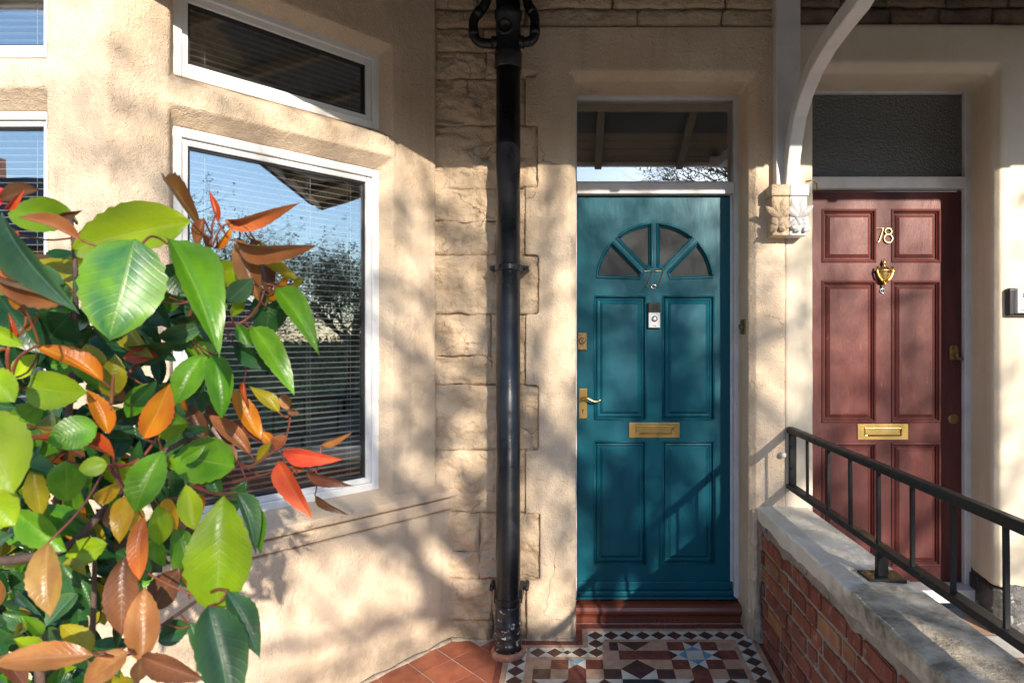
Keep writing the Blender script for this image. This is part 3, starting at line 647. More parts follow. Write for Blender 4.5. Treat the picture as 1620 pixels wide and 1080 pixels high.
# ------------------------------------------------------------------ door frames
def Z1(py): return CZ-(py-535)/312.5
def X1(px): return (px-905)/312.5
b = MB(); YFm = YD - .030
b.box(-.005, .0245, YFm, YFm+.08, .06, 2.64); b.box(.813, .842, YFm, YFm+.08, .10, 2.64); b.box(.024, .814, YFm-.008, YFm+.08, Z1(309), Z1(291)); b.box(.024, .814, YFm, YFm+.08, 2.606, 2.64)
b.box(.8, .813, YFm+.022, YFm+.08, .10, Z1(309)); b.box(.024, .814, YFm+.012, YFm+.05, Z1(291)-.001, Z1(288)); 
b.build('door_frame', m_white, h77, bevel=.004)
fan = MB(); fan.box(.024, .814, YFm+.03, YFm+.036, Z1(290), 2.607); win = fan.build('fanlight', m_fan, h77)
b = MB(); b.box(.022, .832, YD+.25, YD+.27, 2.0, 2.9); b.box(.0, .01, YD+.06, YD+.27, 2.1, 2.9); b.box(.83, .84, YD+.06, YD+.27, 2.1, 2.9); b.box(0, .84, YD+.06, YD+.27, 2.06, 2.10); b.build('hall_wall', m_dark, h77)
# threshold
b = MB(); yt = Y0
prof = [(YD+.05, .0), (yt+.012, -.03), (yt+.012, .028), (yt+.004, .040), (yt-.010, .052), (yt-.012, .066), (yt-.004, .080), (yt+.012, .088), (YD+.05, .092)]
b.ext([(.012, y, z) for y, z in prof], (.828, 0, 0)); th_ = b.build('threshold', m_cill, h77, bevel=.003)
b = MB()
for k in range(9): b.lathe([(.0045, .002), (.0045, -.004)], (.315+k*.026, yt+.012, .012 + .001*math.sin(k)), 'Y', 8)
b.build('vent_hole', m_bk, th_)

# ------------------------------------------------------------------ teal door, 77
def door_leaf(name, m, x0, x1, z0, z1, y, holes, parent, bev=.005, thick=.04):
    me = curve_plate([rectpts(x0, x1, z0, z1)] + holes, y, thick, bev); me.materials.append(m); me.name = name
    o = bpy.data.objects.new(name, me); link(o, parent); return o
px0, px1 = [(942, 1020), (1050, 1128)], [(470, 662), (700, 890)]
holes = [rectpts(X1(a), X1(c), Z1(f), Z1(e)) for a, c in px0 for e, f in px1]
fc = (X1(1036), Z1(446)); RO, RI, hb = .290, .085, .020
def sector(a0, a1, ro, ri, hw_):
    P = []; n = 10
    i0, i1 = a0+math.asin(hw_/ri), a1-math.asin(hw_/ri); o0, o1 = a0+math.asin(hw_/ro), a1-math.asin(hw_/ro)
    for k in range(n+1): a = i0+(i1-i0)*k/n; P.append((fc[0]+ri*math.cos(a), fc[1]+ri*math.sin(a)))
    for k in range(n+1): a = o1+(o0-o1)*k/n; P.append((fc[0]+ro*math.cos(a), fc[1]+ro*math.sin(a)))
    return P
angs = [R(2), R(46), R(90), R(134), R(178)]
secs = [sector(angs[k], angs[k+1], RO, RI, hb) for k in range(4)]
d77 = door_leaf('front_door', m_teal, .0265, .812, .092, 2.123, YD, holes + secs, h77)
tag(d77, 'teal panelled front door with a fan window')
PRF = [(-.006, .016), (.004, .016), (.006, .010), (.012, .008), (.016, .012), (.022, .013), (.034, .006), (.036, .004)]
for a, c in px0:
    for e, f in px1:
        b = MB(); b.rects(X1(a), X1(c), Z1(f), Z1(e), YD, PRF); b.build('door_panel', m_teal, d77)
        b = MB()       # raised bolection bead round the panel
        xa, xb, za, zb = X1(a)-.004, X1(c)+.004, Z1(f)-.004, Z1(e)+.004
        for p, q in (((xa, za), (xb, za)), ((xb, za), (xb, zb)), ((xb, zb), (xa, zb)), ((xa, zb), (xa, za))):
            b.tube([(p[0], YD+.0005, p[1]), (q[0], YD+.0005, q[1])], .0052, 8)
        b.build('panel_moulding', m_teal, d77, smooth=True)
for k in range(4):
    me = curve_plate([sector(angs[k], angs[k+1], RO+.004, RI-.004, hb-.004)], YD+.022, .006); me.materials.append(m_frost)
    link(bpy.data.objects.new('fan_pane', me), d77)
    b = MB(); P = sector(angs[k], angs[k+1], RO+.006, RI-.006, hb-.006); b.tube([(x, YD+.001, z) for x, z in P+[P[0]]], .0068, 8, cap=False); b.build('fan_moulding', m_teal, d77, smooth=True)
    b = MB(); P = sector(angs[k], angs[k+1], RO-.004, RI+.004, hb+.004); b.tube([(x, YD+.012, z) for x, z in P+[P[0]]], .0035, 6, cap=False); b.build('fan_bead', m_steel if k == 9 else m_teal, d77, smooth=True)
b = MB(); b.box(.0265, .812, YD-.012, YD+.01, Z1(932), Z1(918)); b.box(.021, .818, YD-.026, YD+.01, Z1(940), Z1(932)+.001); b.box(.016, .823, YD-.040, YD+.01, .096, Z1(940)+.001); b.build('weather_bar', m_teal, d77, bevel=.007, seg=3)
def letter_plate(x0, x1, z0, z1, y, door, m, mf):
    b = MB(); b.box(x0, x1, y-.006, y+.004, z0, z1); w = x1-x0; h_ = z1-z0
    fx0, fx1, fz0, fz1 = x0+w*.13, x1-w*.13, z0+h_*.24, z1-h_*.20
    b.rects(fx0, fx1, fz0, fz1, y-.0062, [(0, 0), (.002, -.004), (.005, -.004), (.008, .002), (.010, .002)])
    o = b.build('letter_plate', m, door, bevel=.002)
    b = MB(); b.tube([(fx0+.02, y-.012, fz0+.003), (fx1-.004, y-.012, fz0+.003), (fx1-.004, y-.012, fz1-.01)], .0035, 6); b.build('letter_pull', mf, door, smooth=True)
letter_plate(X1(995), X1(1075), Z1(692), Z1(668), YD, d77, m_brass, m_brass)
# lever handle
b = MB(); b.box(X1(916), X1(929), YD-.008, YD+.004, Z1(662), Z1(614)); b.build('handle_plate', m_brass, d77, bevel=.0025)
b = MB(); c = (X1(923), YD, Z1(630)); b.lathe([(.012, .004), (.012, .014), (.009, .02), (.007, .045), (.006, .05)], c, 'Y', 16)
pts = [W(923, 629, YD-.046), W(930, 630, YD-.047), W(937, 634, YD-.046), W(943, 635.5, YD-.044), W(948, 634, YD-.044), W(951, 631, YD-.044)]
b.tube(pts, [.0075, .007, .0058, .0052, .0055, .005], 10); b.build('lever_handle', m_brass, d77, smooth=True)
b = MB(); b.lathe([(.004, .0005), (.004, -.002)], (X1(922), YD-.0086, Z1(648)), 'Y', 10); b.box(X1(922)-.0018, X1(922)+.0018, YD-.0092, YD-.006, Z1(653), Z1(648)); b.build('keyhole', m_bk, d77)
# night latch
b = MB(); b.box(X1(914.5), X1(928), YD-.012, YD+.004, Z1(553), Z1(527)); b.lathe([(.017, .012), (.017, .017), (.012, .02), (.010, .019)], (X1(921), YD, Z1(539)), 'Y', 20)
b.box(X1(915), X1(928.5), YD-.018, YD-.01, Z1(529), Z1(526.5)); b.mesh(text_mesh('Yale', .013, .0008), face_front(X1(921), YD-.0125, Z1(548.5)))
b.build('night_latch', m_brassd, d77, bevel=.0012, seg=1)
b = MB(); b.box(-.0015, .0015, -.004, 0, -.007, .007); o = b.build('key_slot', m_bk, d77); o.location = (X1(921), YD-.018, Z1(539))
# doorbell
b = MB(); b.box(X1(1024.5), X1(1044), YD-.022, YD+.002, Z1(519), Z1(479)); o = b.build('doorbell', m_bk, d77, bevel=.004, seg=3)
b = MB(); b.box(X1(1025), X1(1043.6), YD-.0245, YD-.010, Z1(518.6), Z1(494.5)); b.build('doorbell_face', m_silver, d77, bevel=.003)
b = MB(); b.lathe([(.0145, .0), (.0145, .003), (.0115, .003), (.0115, .001)], (X1(1034.5), YD-.0245, Z1(504.5)), 'Y', 24); b.build('doorbell_ring', m_bk, d77, smooth=False)
b = MB(); b.lathe([(.0112, .001), (.0105, .0035), (.004, .004)], (X1(1034.5), YD-.0245, Z1(504.5)), 'Y', 20); b.build('doorbell_button', m_silver, d77, smooth=True)
b = MB(); b.rects(X1(1029.5), X1(1039), Z1(491), Z1(483.5), YD-.0222, [(0, -.0005), (.003, .001), (.006, .0015)]); b.lathe([(.006, .001), (.004, .003)], (X1(1034.2), YD-.0222, Z1(487)), 'Y', 12); b.build('doorbell_lens', m_gasket, d77)
b = MB(); b.mesh(text_mesh('ring', .012, .0004), face_front(X1(1034.3), YD-.0247, Z1(516))); b.build('doorbell_lettering', m_bk, d77)
b = MB()
for px, dz in ((1024.5, 0), (1042.5, 0)):
    xx = X1(px); zb, zt_ = Z1(453.5), Z1(428.5)
    b.tube([(xx-.020, YD-.004, zt_-.010), (xx-.016, YD-.004, zt_-.0015), (xx+.022, YD-.004, zt_-.0015), (xx-.002, YD-.004, zb+.010), (xx-.008, YD-.004, zb+.001), (xx-.016, YD-.004, zb+.0008)], [.002, .0032, .0032, .003, .003, .0022], 6)
b.build('house_number', m_brassd, d77)
def peep(x, z, y, door):
    b = MB(); b.lathe([(.0145, .0), (.0145, .004), (.011, .007), (.009, .006), (.008, .003)], (x, y, z), 'Y', 20, 0); b.lathe([(.0085, .004), (.006, .0065), (.002, .007)], (x, y, z), 'Y', 16, 1); b.build('peephole', [m_steel, m_bk], door, smooth=True)
peep(X1(1034), Z1(453.5), YD, d77)
# keep on the right reveal
b = MB(); b.box(.829, .8365, YW+.075, YW+.155, 1.425, 1.497); b.box(.815, .8365, YW+.10, YW+.135, 1.45, 1.472); b.build('latch_plate', m_brassd, h77, bevel=.002)

# ------------------------------------------------------------------ house 78: wall, frame, maroon door
S2 = 308
def X2(px): return (px-905)/S2
def Z2(py): return CZ-(py-535)/S2
b = MB(); y7 = YW + .004
b.prism([(1.0005, y7), (1.125, y7), (1.138, y7+.015), (1.150, YD2-.02), (1.0005, YD2-.02)], .2, 2.88)
b.prism([(4.4, y7), (2.018, y7), (1.995, y7+.036), (2.035, YD2), (4.4, YD2)], .23, 2.88)
b.ext([(1.0005, y7, 2.70), (1.0005, y7+.034, 2.662), (1.0005, YD2, 2.662), (1.0005, YD2, 2.882), (1.0005, y7, 2.882)], (3.3995, 0, 0))
rough(b.build('rendered_wall', m_pale, h78), .012, ((.3, .006), (.08, .002)))
b = MB(); b.prism([(1.0005, y7), (1.138, y7), (1.15, YD2-.02), (1.0005, YD2-.02)], -.2, .205); b.build('wall_base', m_pale, h78)
b = MB(); b.prism([(2.03, y7-.018), (4.4, y7-.018), (4.4, YD2), (2.03, YD2)], -.2, .245); rough(b.build('plinth', m_rock, h78), .012, ((.08, .03), (.03, .012)))
b = MB(); b.prism([(1.985, y7+.02), (2.03, y7+.0), (2.06, YD2-.03), (2.02, YD2-.03)], -.2, .225); rough(b.build('black_base', m_blk, h78), .010, ((.1, .006),))
b = MB(); yf = YD2-.03
b.box(2.002, 2.036, yf, yf+.08, .15, 2.70); b.box(1.15, 1.187, yf, yf+.08, .15, 2.70); b.box(1.186, 2.003, yf-.006, yf+.08, Z2(300), Z2(283)); b.box(1.186, 2.003, yf, yf+.08, 2.655, 2.70)
b.box(1.186, 2.003, yf-.014, yf+.02, Z2(286), Z2(283)+.002)
b.build('door_frame', m_white, h78, bevel=.005)
b = MB(); b.box(1.186, 2.003, yf+.03, yf+.038, Z2(283), 2.657); b.build('fanlight', m_obsc, h78)
px2 = [(1302, 1384), (1412, 1486)]; py2 = [(333, 413), (446, 666), (702, 893)]
holes = [rectpts(X2(a), X2(c), Z2(f), Z2(e)) for a, c in px2 for e, f in py2]
d78 = door_leaf('front_door', m_maroon, 1.188, 2.001, .155, Z2(303), YD2, holes, h78, .003)
tag(d78, 'faded maroon six-panel front door')
PR2 = [(-.004, .020), (.003, .020), (.005, .012), (.012, .010), (.014, .018), (.018, .018), (.021, .012), (.034, .003), (.036, .001)]
for a, c in px2:
    for e, f in py2:
        b = MB(); b.rects(X2(a), X2(c), Z2(f), Z2(e), YD2, PR2); b.build('door_panel', m_maroon, d78)
        b = MB(); xa, xb, za, zb = X2(a)-.005, X2(c)+.005, Z2(f)-.005, Z2(e)+.005
        b.rects(xa, xb, za, zb, YD2, [(-.004, .001), (-.001, -.005), (.004, -.007), (.009, -.004), (.011, .004), (.016, .008)][:6]); me = b
        # keep only the rim of the moulding
        me.f.pop(); me.m.pop(); me.build('panel_moulding', m_maroon, d78)
letter_plate(X2(1356), X2(1436), Z2(695), Z2(670.5), YD2, d78, m_brass, m_brassd)
b = MB(); zt_, zb_ = Z2(360.5), Z2(384.5); x7 = X2(1391); x8 = X2(1404.5); yn = YD2-.006
b.tube([(x7-.020, yn, zt_-.012), (x7-.018, yn, zt_-.003), (x7+.019, yn, zt_-.003), (x7-.002, yn, zb_+.012), (x7-.008, yn, zb_+.003), (x7-.016, yn, zb_+.001)], [.003, .0042, .0042, .004, .004, .003], 8)
for zc, r_ in ((zt_-.019, .0165), (zb_+.022, .0215)): b.tube([(x8+r_*math.cos(k*.3142), yn, zc+r_*math.sin(k*.3142)) for k in range(21)], .0040, 8, cap=False)
b.build('house_number', m_gold, d78, smooth=True)
b = MB(); kx = X2(1396.5)
zk = Z2(447)
b.lathe([(.006, 0), (.011, .004), (.020, .014), (.029, .030), (.033, .046), (.034, .056), (.040, .058), (.040, .064), (.030, .068), (.020, .078), (.010, .082)], (0, 0, zk), 'Z', 24)
b.v = [(kx + x, YD2 - .016 + y*.6, z) for x, y, z in b.v]
# finial above, ring arms beside
b.lathe([(.012, 0), (.006, .006), (.005, .012), (.009, .018), (.007, .026), (.003, .034), (.0015, .042)], (kx, YD2-.016, zk+.080), 'Z', 14)
for sg in (-1, 1):
    b.tube([(kx+sg*.037, YD2-.024, Z2(422)), (kx+sg*.041, YD2-.027, Z2(430)), (kx+sg*.033, YD2-.028, Z2(438)), (kx+sg*.018, YD2-.028, Z2(444)), (kx+sg*.006, YD2-.028, Z2(447))], [.005, .006, .006, .006, .006], 8)
b.lathe([(.003, 0), (.007, .005), (.004, .011), (.009, .020)], (kx, YD2-.024, zk-.020), 'Z', 12)
b.build('door_knocker', m_brass, d78, smooth=True)
peep(X2(1395.5), Z2(460), YD2, d78)
b = MB(); b.lathe([(.021, 0), (.021, .006), (.016, .012), (.013, .010)], (X2(1508), YD2, Z2(551)), 'Y', 20); b.box(X2(1501), X2(1516), YD2-.008, YD2+.004, Z2(569), Z2(552)); b.tube([(X2(1510), YD2-.02, Z2(560)), (X2(1511), YD2-.022, Z2(566)), (X2(1519), YD2-.02, Z2(568))], .008, 8); b.build('night_latch', m_brassd, d78, bevel=.002)
b = MB(); b.lathe([(.027, 0), (.027, .004), (.022, .009), (.010, .009), (.010, .011), (.004, .011)], (X2(1508), YD2, Z2(662)), 'Y', 24); b.box(X2(1508)-.002, X2(1508)+.002, YD2-.0125, YD2-.01, Z2(664), Z2(659)); b.build('deadlock', m_brassd, d78)
b = MB(); b.box(1.15, 2.05, YD2-.10, YD2+.05, .085, .15); b.build('threshold', m_white, h78, bevel=.006)
b = MB(); b.add([(1.09, -.6, fz(-.6)+.01), (4.6, -.6, fz(-.6)+.01), (4.6, YD2, .02), (1.09, YD2, .02)], [(0, 1, 2, 3)]); p78 = tag(b.build('path', m_grout), kind='structure')
for i in range(5):
    for j in range(9):
        x0 = 1.13+i*.19; y1 = YD2-.10-j*.19; b = MB(); z0 = fz(y1)+.012+.01
        b.add([(x0, y1-.186, fz(y1-.186)+.019), (x0+.186, y1-.186, fz(y1-.186)+.019), (x0+.186, y1, fz(y1)+.019), (x0, y1, fz(y1)+.019)], [(0, 1, 2, 3)]); b.build('tile', m_twht if (i+j) % 2 else m_tbuf, p78)
# key safe on the right wall
kb = thing('key_safe', 'small grey lockbox with black cover screwed to the pale wall', 'lockbox', (2.13, YW, 1.5))
def XK(px): return (px-905)/337
b = MB(); b.box(XK(1590), XK(1640), YW-.028, YW+.006, zy(500), zy(456)); b.build('lockbox_body', m_bk, kb, bevel=.010, seg=4)
b = MB(); b.prism([(XK(1600), YW-.046), (XK(1634), YW-.046), (XK(1638), YW-.02), (XK(1597), YW-.02)], zy(496), zy(457.5)); b.build('lockbox_face', m_silver, kb, bevel=.006, seg=3)
b = MB(); b.box(XK(1607), XK(1632), YW-.0485, YW-.04, zy(472), zy(464)); b.build('lockbox_shutter', m_steel, kb, bevel=.003)
b = MB(); b.mesh(text_mesh('Master Lock', .0185, .0004, shear=.2, align='LEFT'), face_front(XK(1604), YW-.0466, zy(493))); b.build('lockbox_lettering', m_bk, kb)

# ------------------------------------------------------------------ soil pipe
sp = thing('soil_pipe', 'black plastic soil pipe standing between bay and teal door', 'drainpipe', (-.289, 2.97, 0))
yp = 2.972; xp = (804-905)/F*yp; rp_ = .0545
def zp(py): return CZ-(py-535)*yp/F
b = MB(); b.lathe([(rp_, fz(yp)-.01), (rp_, zp(955)), (rp_, 3.06)], (xp, yp, 0), 'Z', 40); b.build('pipe', m_black, sp, smooth=True)
b = MB(); b.lathe([(rp_+.003, zp(955)), (rp_+.0038, zp(958)), (rp_+.0035, zp(983)), (rp_+.0085, zp(985)), (rp_+.0035, zp(988)), (rp_+.0035, zp(999)), (rp_+.0085, zp(1001)), (rp_+.0035, zp(1004)), (rp_+.0035, zp(1014)), (rp_+.0085, zp(1016)), (rp_+.003, zp(1019)), (rp_+.003, fz(yp))][::-1], (xp, yp, 0), 'Z', 40); b.build('base_sleeve', m_scuff, sp, smooth=True)
b = MB(); b.lathe([(.078, fz(yp)-.01), (.078, fz(yp)+.012), (.070, fz(yp)+.022), (.060, fz(yp)+.022), (.058, fz(yp)+.005)], (xp, yp, 0), 'Z', 40); b.build('base_collar', m_collar, sp, smooth=True)
b = MB(); e = rp_
b.lathe([(e+.001, zp(110)), (e+.006, zp(108)), (e+.007, zp(90)), (e+.009, zp(86)), (e+.004, zp(83)), (e+.001, zp(80)), (e+.001, zp(32)), (e+.007, zp(30)), (e+.008, zp(22)), (e+.005, zp(19)), (e+.001, zp(17))], (xp, yp, 0), 'Z', 40)
b.lathe([(.034, e-.02), (.034, e+.014), (.026, e+.018), (.024, e+.006), (.010, e+.004)], (xp-.008, yp, zp(53)), 'Y', 24)
b.tube([(xp-.03, yp, zp(68)), (xp-.075, yp, zp(68))], .028, 16); b.tube([(xp+.03, yp, zp(67)), (xp+.072, yp, zp(67))], .028, 16)
b.build('branch_fitting', m_black, sp, smooth=True)
def smooth_path(P, n=6):
    P = [Vector(p) for p in P]; out = []
    for i in range(len(P)-1):
        p0, p1, p2, p3 = P[max(i-1, 0)], P[i], P[i+1], P[min(i+2, len(P)-1)]
        for k in range(n):
            t = k/n; out.append(.5*((2*p1)+(p2-p0)*t+(2*p0-5*p1+4*p2-p3)*t*t+(3*p1-p0-3*p2+p3)*t**3))
    return out + [P[-1]]
for pth in ([(785, 69), (768, 69), (757, 66), (750, 57), (749, 47), (749, 36), (753, 25), (762, 15), (769, 4), (770.5, -8), (771, -40)], [(822, 67), (834, 67), (842, 63), (846, 55), (846, 42), (846, 30), (843, 21), (837, 12), (834, 0), (833, -12), (833, -40)]):
    b = MB(); b.tube(smooth_path([W(x, y, yp+.01) for x, y in pth]), .0215, 16); 
    for k in (3, 6): q0 = W(*pth[k], yp+.01); q1 = W(*pth[k+1], yp+.01); b.tube([q0+(q1-q0)*.0, q0+(q1-q0)*.9], .0245, 14)
    b.build('waste_pipe', m_black, sp, smooth=True)
for py, drop in ((423, 0), (948, 1)):
    b = MB(); b.lathe([(rp_+.002, zp(py+5)), (rp_+.006, zp(py+4)), (rp_+.006, zp(py-4)), (rp_+.002, zp(py-5))], (xp, yp, 0), 'Z', 40); dz = .035 if drop else .0
    for sg in (-1, 1):
        b.box(xp+sg*.058-.006, xp+sg*.058+.006, yp-.008, YW, zp(py)-.012+dz*0, zp(py)+.012+dz); b.box(min(xp+sg*.058, xp+sg*.090), max(xp+sg*.058, xp+sg*.090), yp+.05, yp+.058, zp(py)-.010+dz, zp(py)+.014+dz)
        b.tube([(xp+sg*.080, yp+.03, zp(py)+dz), (xp+sg*.080, YW+.01, zp(py)+dz)], .010, 10)
    b.build('pipe_clip', m_black, sp, bevel=.002)

# ------------------------------------------------------------------ garden wall between the paths
gw = thing('garden_wall', 'low red brick wall with worn white cement coping', 'wall', (.98, 2.0, 0))
YE = .35
b = MB(); b.box(.8915, 1.075, YE, YW+.01, -.45, .558); rough(b.build('mortar_core', m_mortar, gw), .010, ((.06, .005),))
bl_ = []
def brick(x0, y0, y1, z0, z1, L_):
    k = round(L_, 3); i = random.choices(range(4), (5, 1.2, 2, 3))[0]; key = (k, i, random.randrange(3))
    if key not in _tm:
        s = MB(); r_ = random.Random(str(key)); hx, hy, hz = .05, L_/2, .0325
        n = 5; vs = []; fs = []
        s.box(-hx, hx, -hy, hy, -hz, hz); me = bpy.data.meshes.new('brick')
        me.from_pydata([(x+r_.uniform(-.003, .001), y+r_.uniform(-.003, .003), z+r_.uniform(-.002, .002)) for x, y, z in s.v], [], s.f); me.materials.append(m_bricks[i])
        bm = bmesh.new(); bm.from_mesh(me); bmesh.ops.bevel(bm, geom=bm.edges, offset=.005, segments=2, affect='EDGES'); bm.to_mesh(me); bm.free(); _tm[key] = me
    o = bpy.data.objects.new('brick', _tm[key]); o.location = (x0+.05+random.uniform(-.002, .003), (y0+y1)/2, (z0+z1)/2+random.uniform(-.002, .002)); o.rotation_euler = (random.gauss(0, R(.5)), 0, random.gauss(0, R(.6))); link(o, gw)
for row in range(8):
    z1 = .494-row*.075; y = YW-.004; k = row
    if row % 2: y0_ = y-.05; brick(.886, y0_, y, z1-.065, z1, .05); y = y0_-.010
    while y > YE+.05:
        L_ = .205 if k % 2 else .098; brick(.886, y-L_, y, z1-.065, z1, L_); y -= L_+.010; k += 1
b = MB(); CP = [(.868, .560)] + [(.868, .560+.050*k/6) for k in range(1, 7)] + [(.873, .6145)] + [(.873+.226*k/16, .6155+.003*math.sin(k*.3)) for k in range(1, 17)] + [(1.105, .610), (1.105, .585), (1.105, .560)]
ny = 230; vs = []; nc = len(CP)
for i in range(ny+1):
    y = YE-.02+(YW+.004-YE+.02)*i/ny; chip = max(0, noise.fractal(Vector((y*9, 3, 1)), .8, 2, 4)-.25)*.011
    for j, (x, z) in enumerate(CP):
        d = noise.fractal(Vector((x*6, y*6, z*6)), 1, 2, 3)*.0026 + noise.noise(Vector((x*40, y*22, z*40)))*.0022
        cf = math.exp(-((j-7)/1.6)**2); vs.append((x + (d*.9 if j < 8 else 0) + chip*cf*.8, y, z + (d if 7 <= j < nc-3 else 0) - chip*cf))
b.add(vs, [(i*nc+j, i*nc+(j+1) % nc, (i+1)*nc+(j+1) % nc, (i+1)*nc+j) for i in range(ny) for j in range(nc)] + [list(range(nc)), list(range(ny*nc, ny*nc+nc))])
b.build('coping', m_coping, gw)
b = MB()
def ragged(x0, amp, zlo, zhi):
    n = 130; vs = []; 
    for k in range(n+1):
        y = YE+(YW-.006-YE)*k/n; d = noise.fractal(Vector((y*5, x0*9, 0)), .8, 2, 5)
        vs += [(x0+noise.noise(Vector((y*14, 2, 0)))*.004, y, zlo+d*amp), (x0, y, zhi), (x0+.06, y, zhi), (x0+.06, y, zlo+d*amp)]
    return vs, [(4*k+i, 4*k+(i+1) % 4, 4*(k+1)+(i+1) % 4, 4*(k+1)+i) for k in range(n) for i in range(4)]
b.add(*ragged(.872, .013, .546, .575)); b.build('coping_edge', m_coping, gw)
b = MB(); b.add(*ragged(.883, .028, .508, .57)); b.build('mortar_bed', m_mortar, gw)
# crumbling upright edge of render beside the wall
b = MB(); b.prism([(.845, YW-.012), (.868, YW-.018), (.872, YW+.02), (.84, YW+.02)], fz(YW)-.01, .60); rough(b.build('chipped_render', m_render, h77), .007, ((.05, .016), (.02, .006)))
b = MB(); b.tube([(.872, YW-.02, fz(YW)), (.870, YW-.012, .10), (.873, YW-.008, .26)], [.030, .022, .006], 8); rough(b.build('mortar_fillet', m_mortar, h77), .006, ((.03, .016),))

# ------------------------------------------------------------------ railing
rl = thing('railing', 'black iron railing with thin balusters on the wall coping', 'railing', (1.02, 2.1, .62))
XR = 1.022; ZT, ZB = .985, .715
b = MB(); b.ext([(XR-.018, YE, ZT-.020), (XR-.018, YE, ZT-.002), (XR-.012, YE, ZT+.007), (XR+.012, YE, ZT+.007), (XR+.018, YE, ZT-.002), (XR+.018, YE, ZT-.020)], (0, YW-.004-YE, 0)); b.build('top_rail', m_iron, rl, bevel=.003)
b = MB(); b.box(XR-.019, XR+.019, YE, YW-.004, ZB-.012, ZB+.010); b.build('bottom_rail', m_iron, rl, bevel=.003)
b = MB(); b.box(XR-.008, XR+.022, YW-.030, YW-.006, ZB-.01, ZT-.02); 
for z in (.80, .90): b.lathe([(.008, .0), (.008, .004), (.004, .007)], (XR-.0, YW-.030, z), 'Y', 8)
b.build('end_post', m_iron, rl, bevel=.002)
bm0 = None
for k in range(1, 13):
    y = F*XR/348 - .2169*k
    if bm0 is None: b = MB(); b.box(-.0058, .0058, -.0058, .0058, ZB+.008, ZT-.020); o = b.build('baluster', m_iron, rl, bevel=.0015); bm0 = o.data; o.location = (XR, y, 0)
    else: o = bpy.data.objects.new('baluster', bm0); o.location = (XR, y, 0); link(o, rl)
    o.rotation_euler = (random.gauss(0, R(.3)), random.gauss(0, R(.3)), random.gauss(0, R(4)))
for y in (2.17, .75):
    b = MB(); b.box(XR-.018, XR+.018, y-.012, y+.012, .618, ZB-.011); b.build('support_post', m_iron, rl, bevel=.002)
    b = MB(); b.box(XR-.062, XR+.062, y-.045, y+.045, .612, .626); b.build('base_plate', m_iron, rl, bevel=.002)
b = MB(); b.lathe([(.002, .0), (.012, .008), (.016, .020), (.014, .034), (.006, .042)], (.985, YW+.004, .862), 'Y', 7); rough(b.build('filler_lump', m_white, h77), .004, ((.02, .008),))

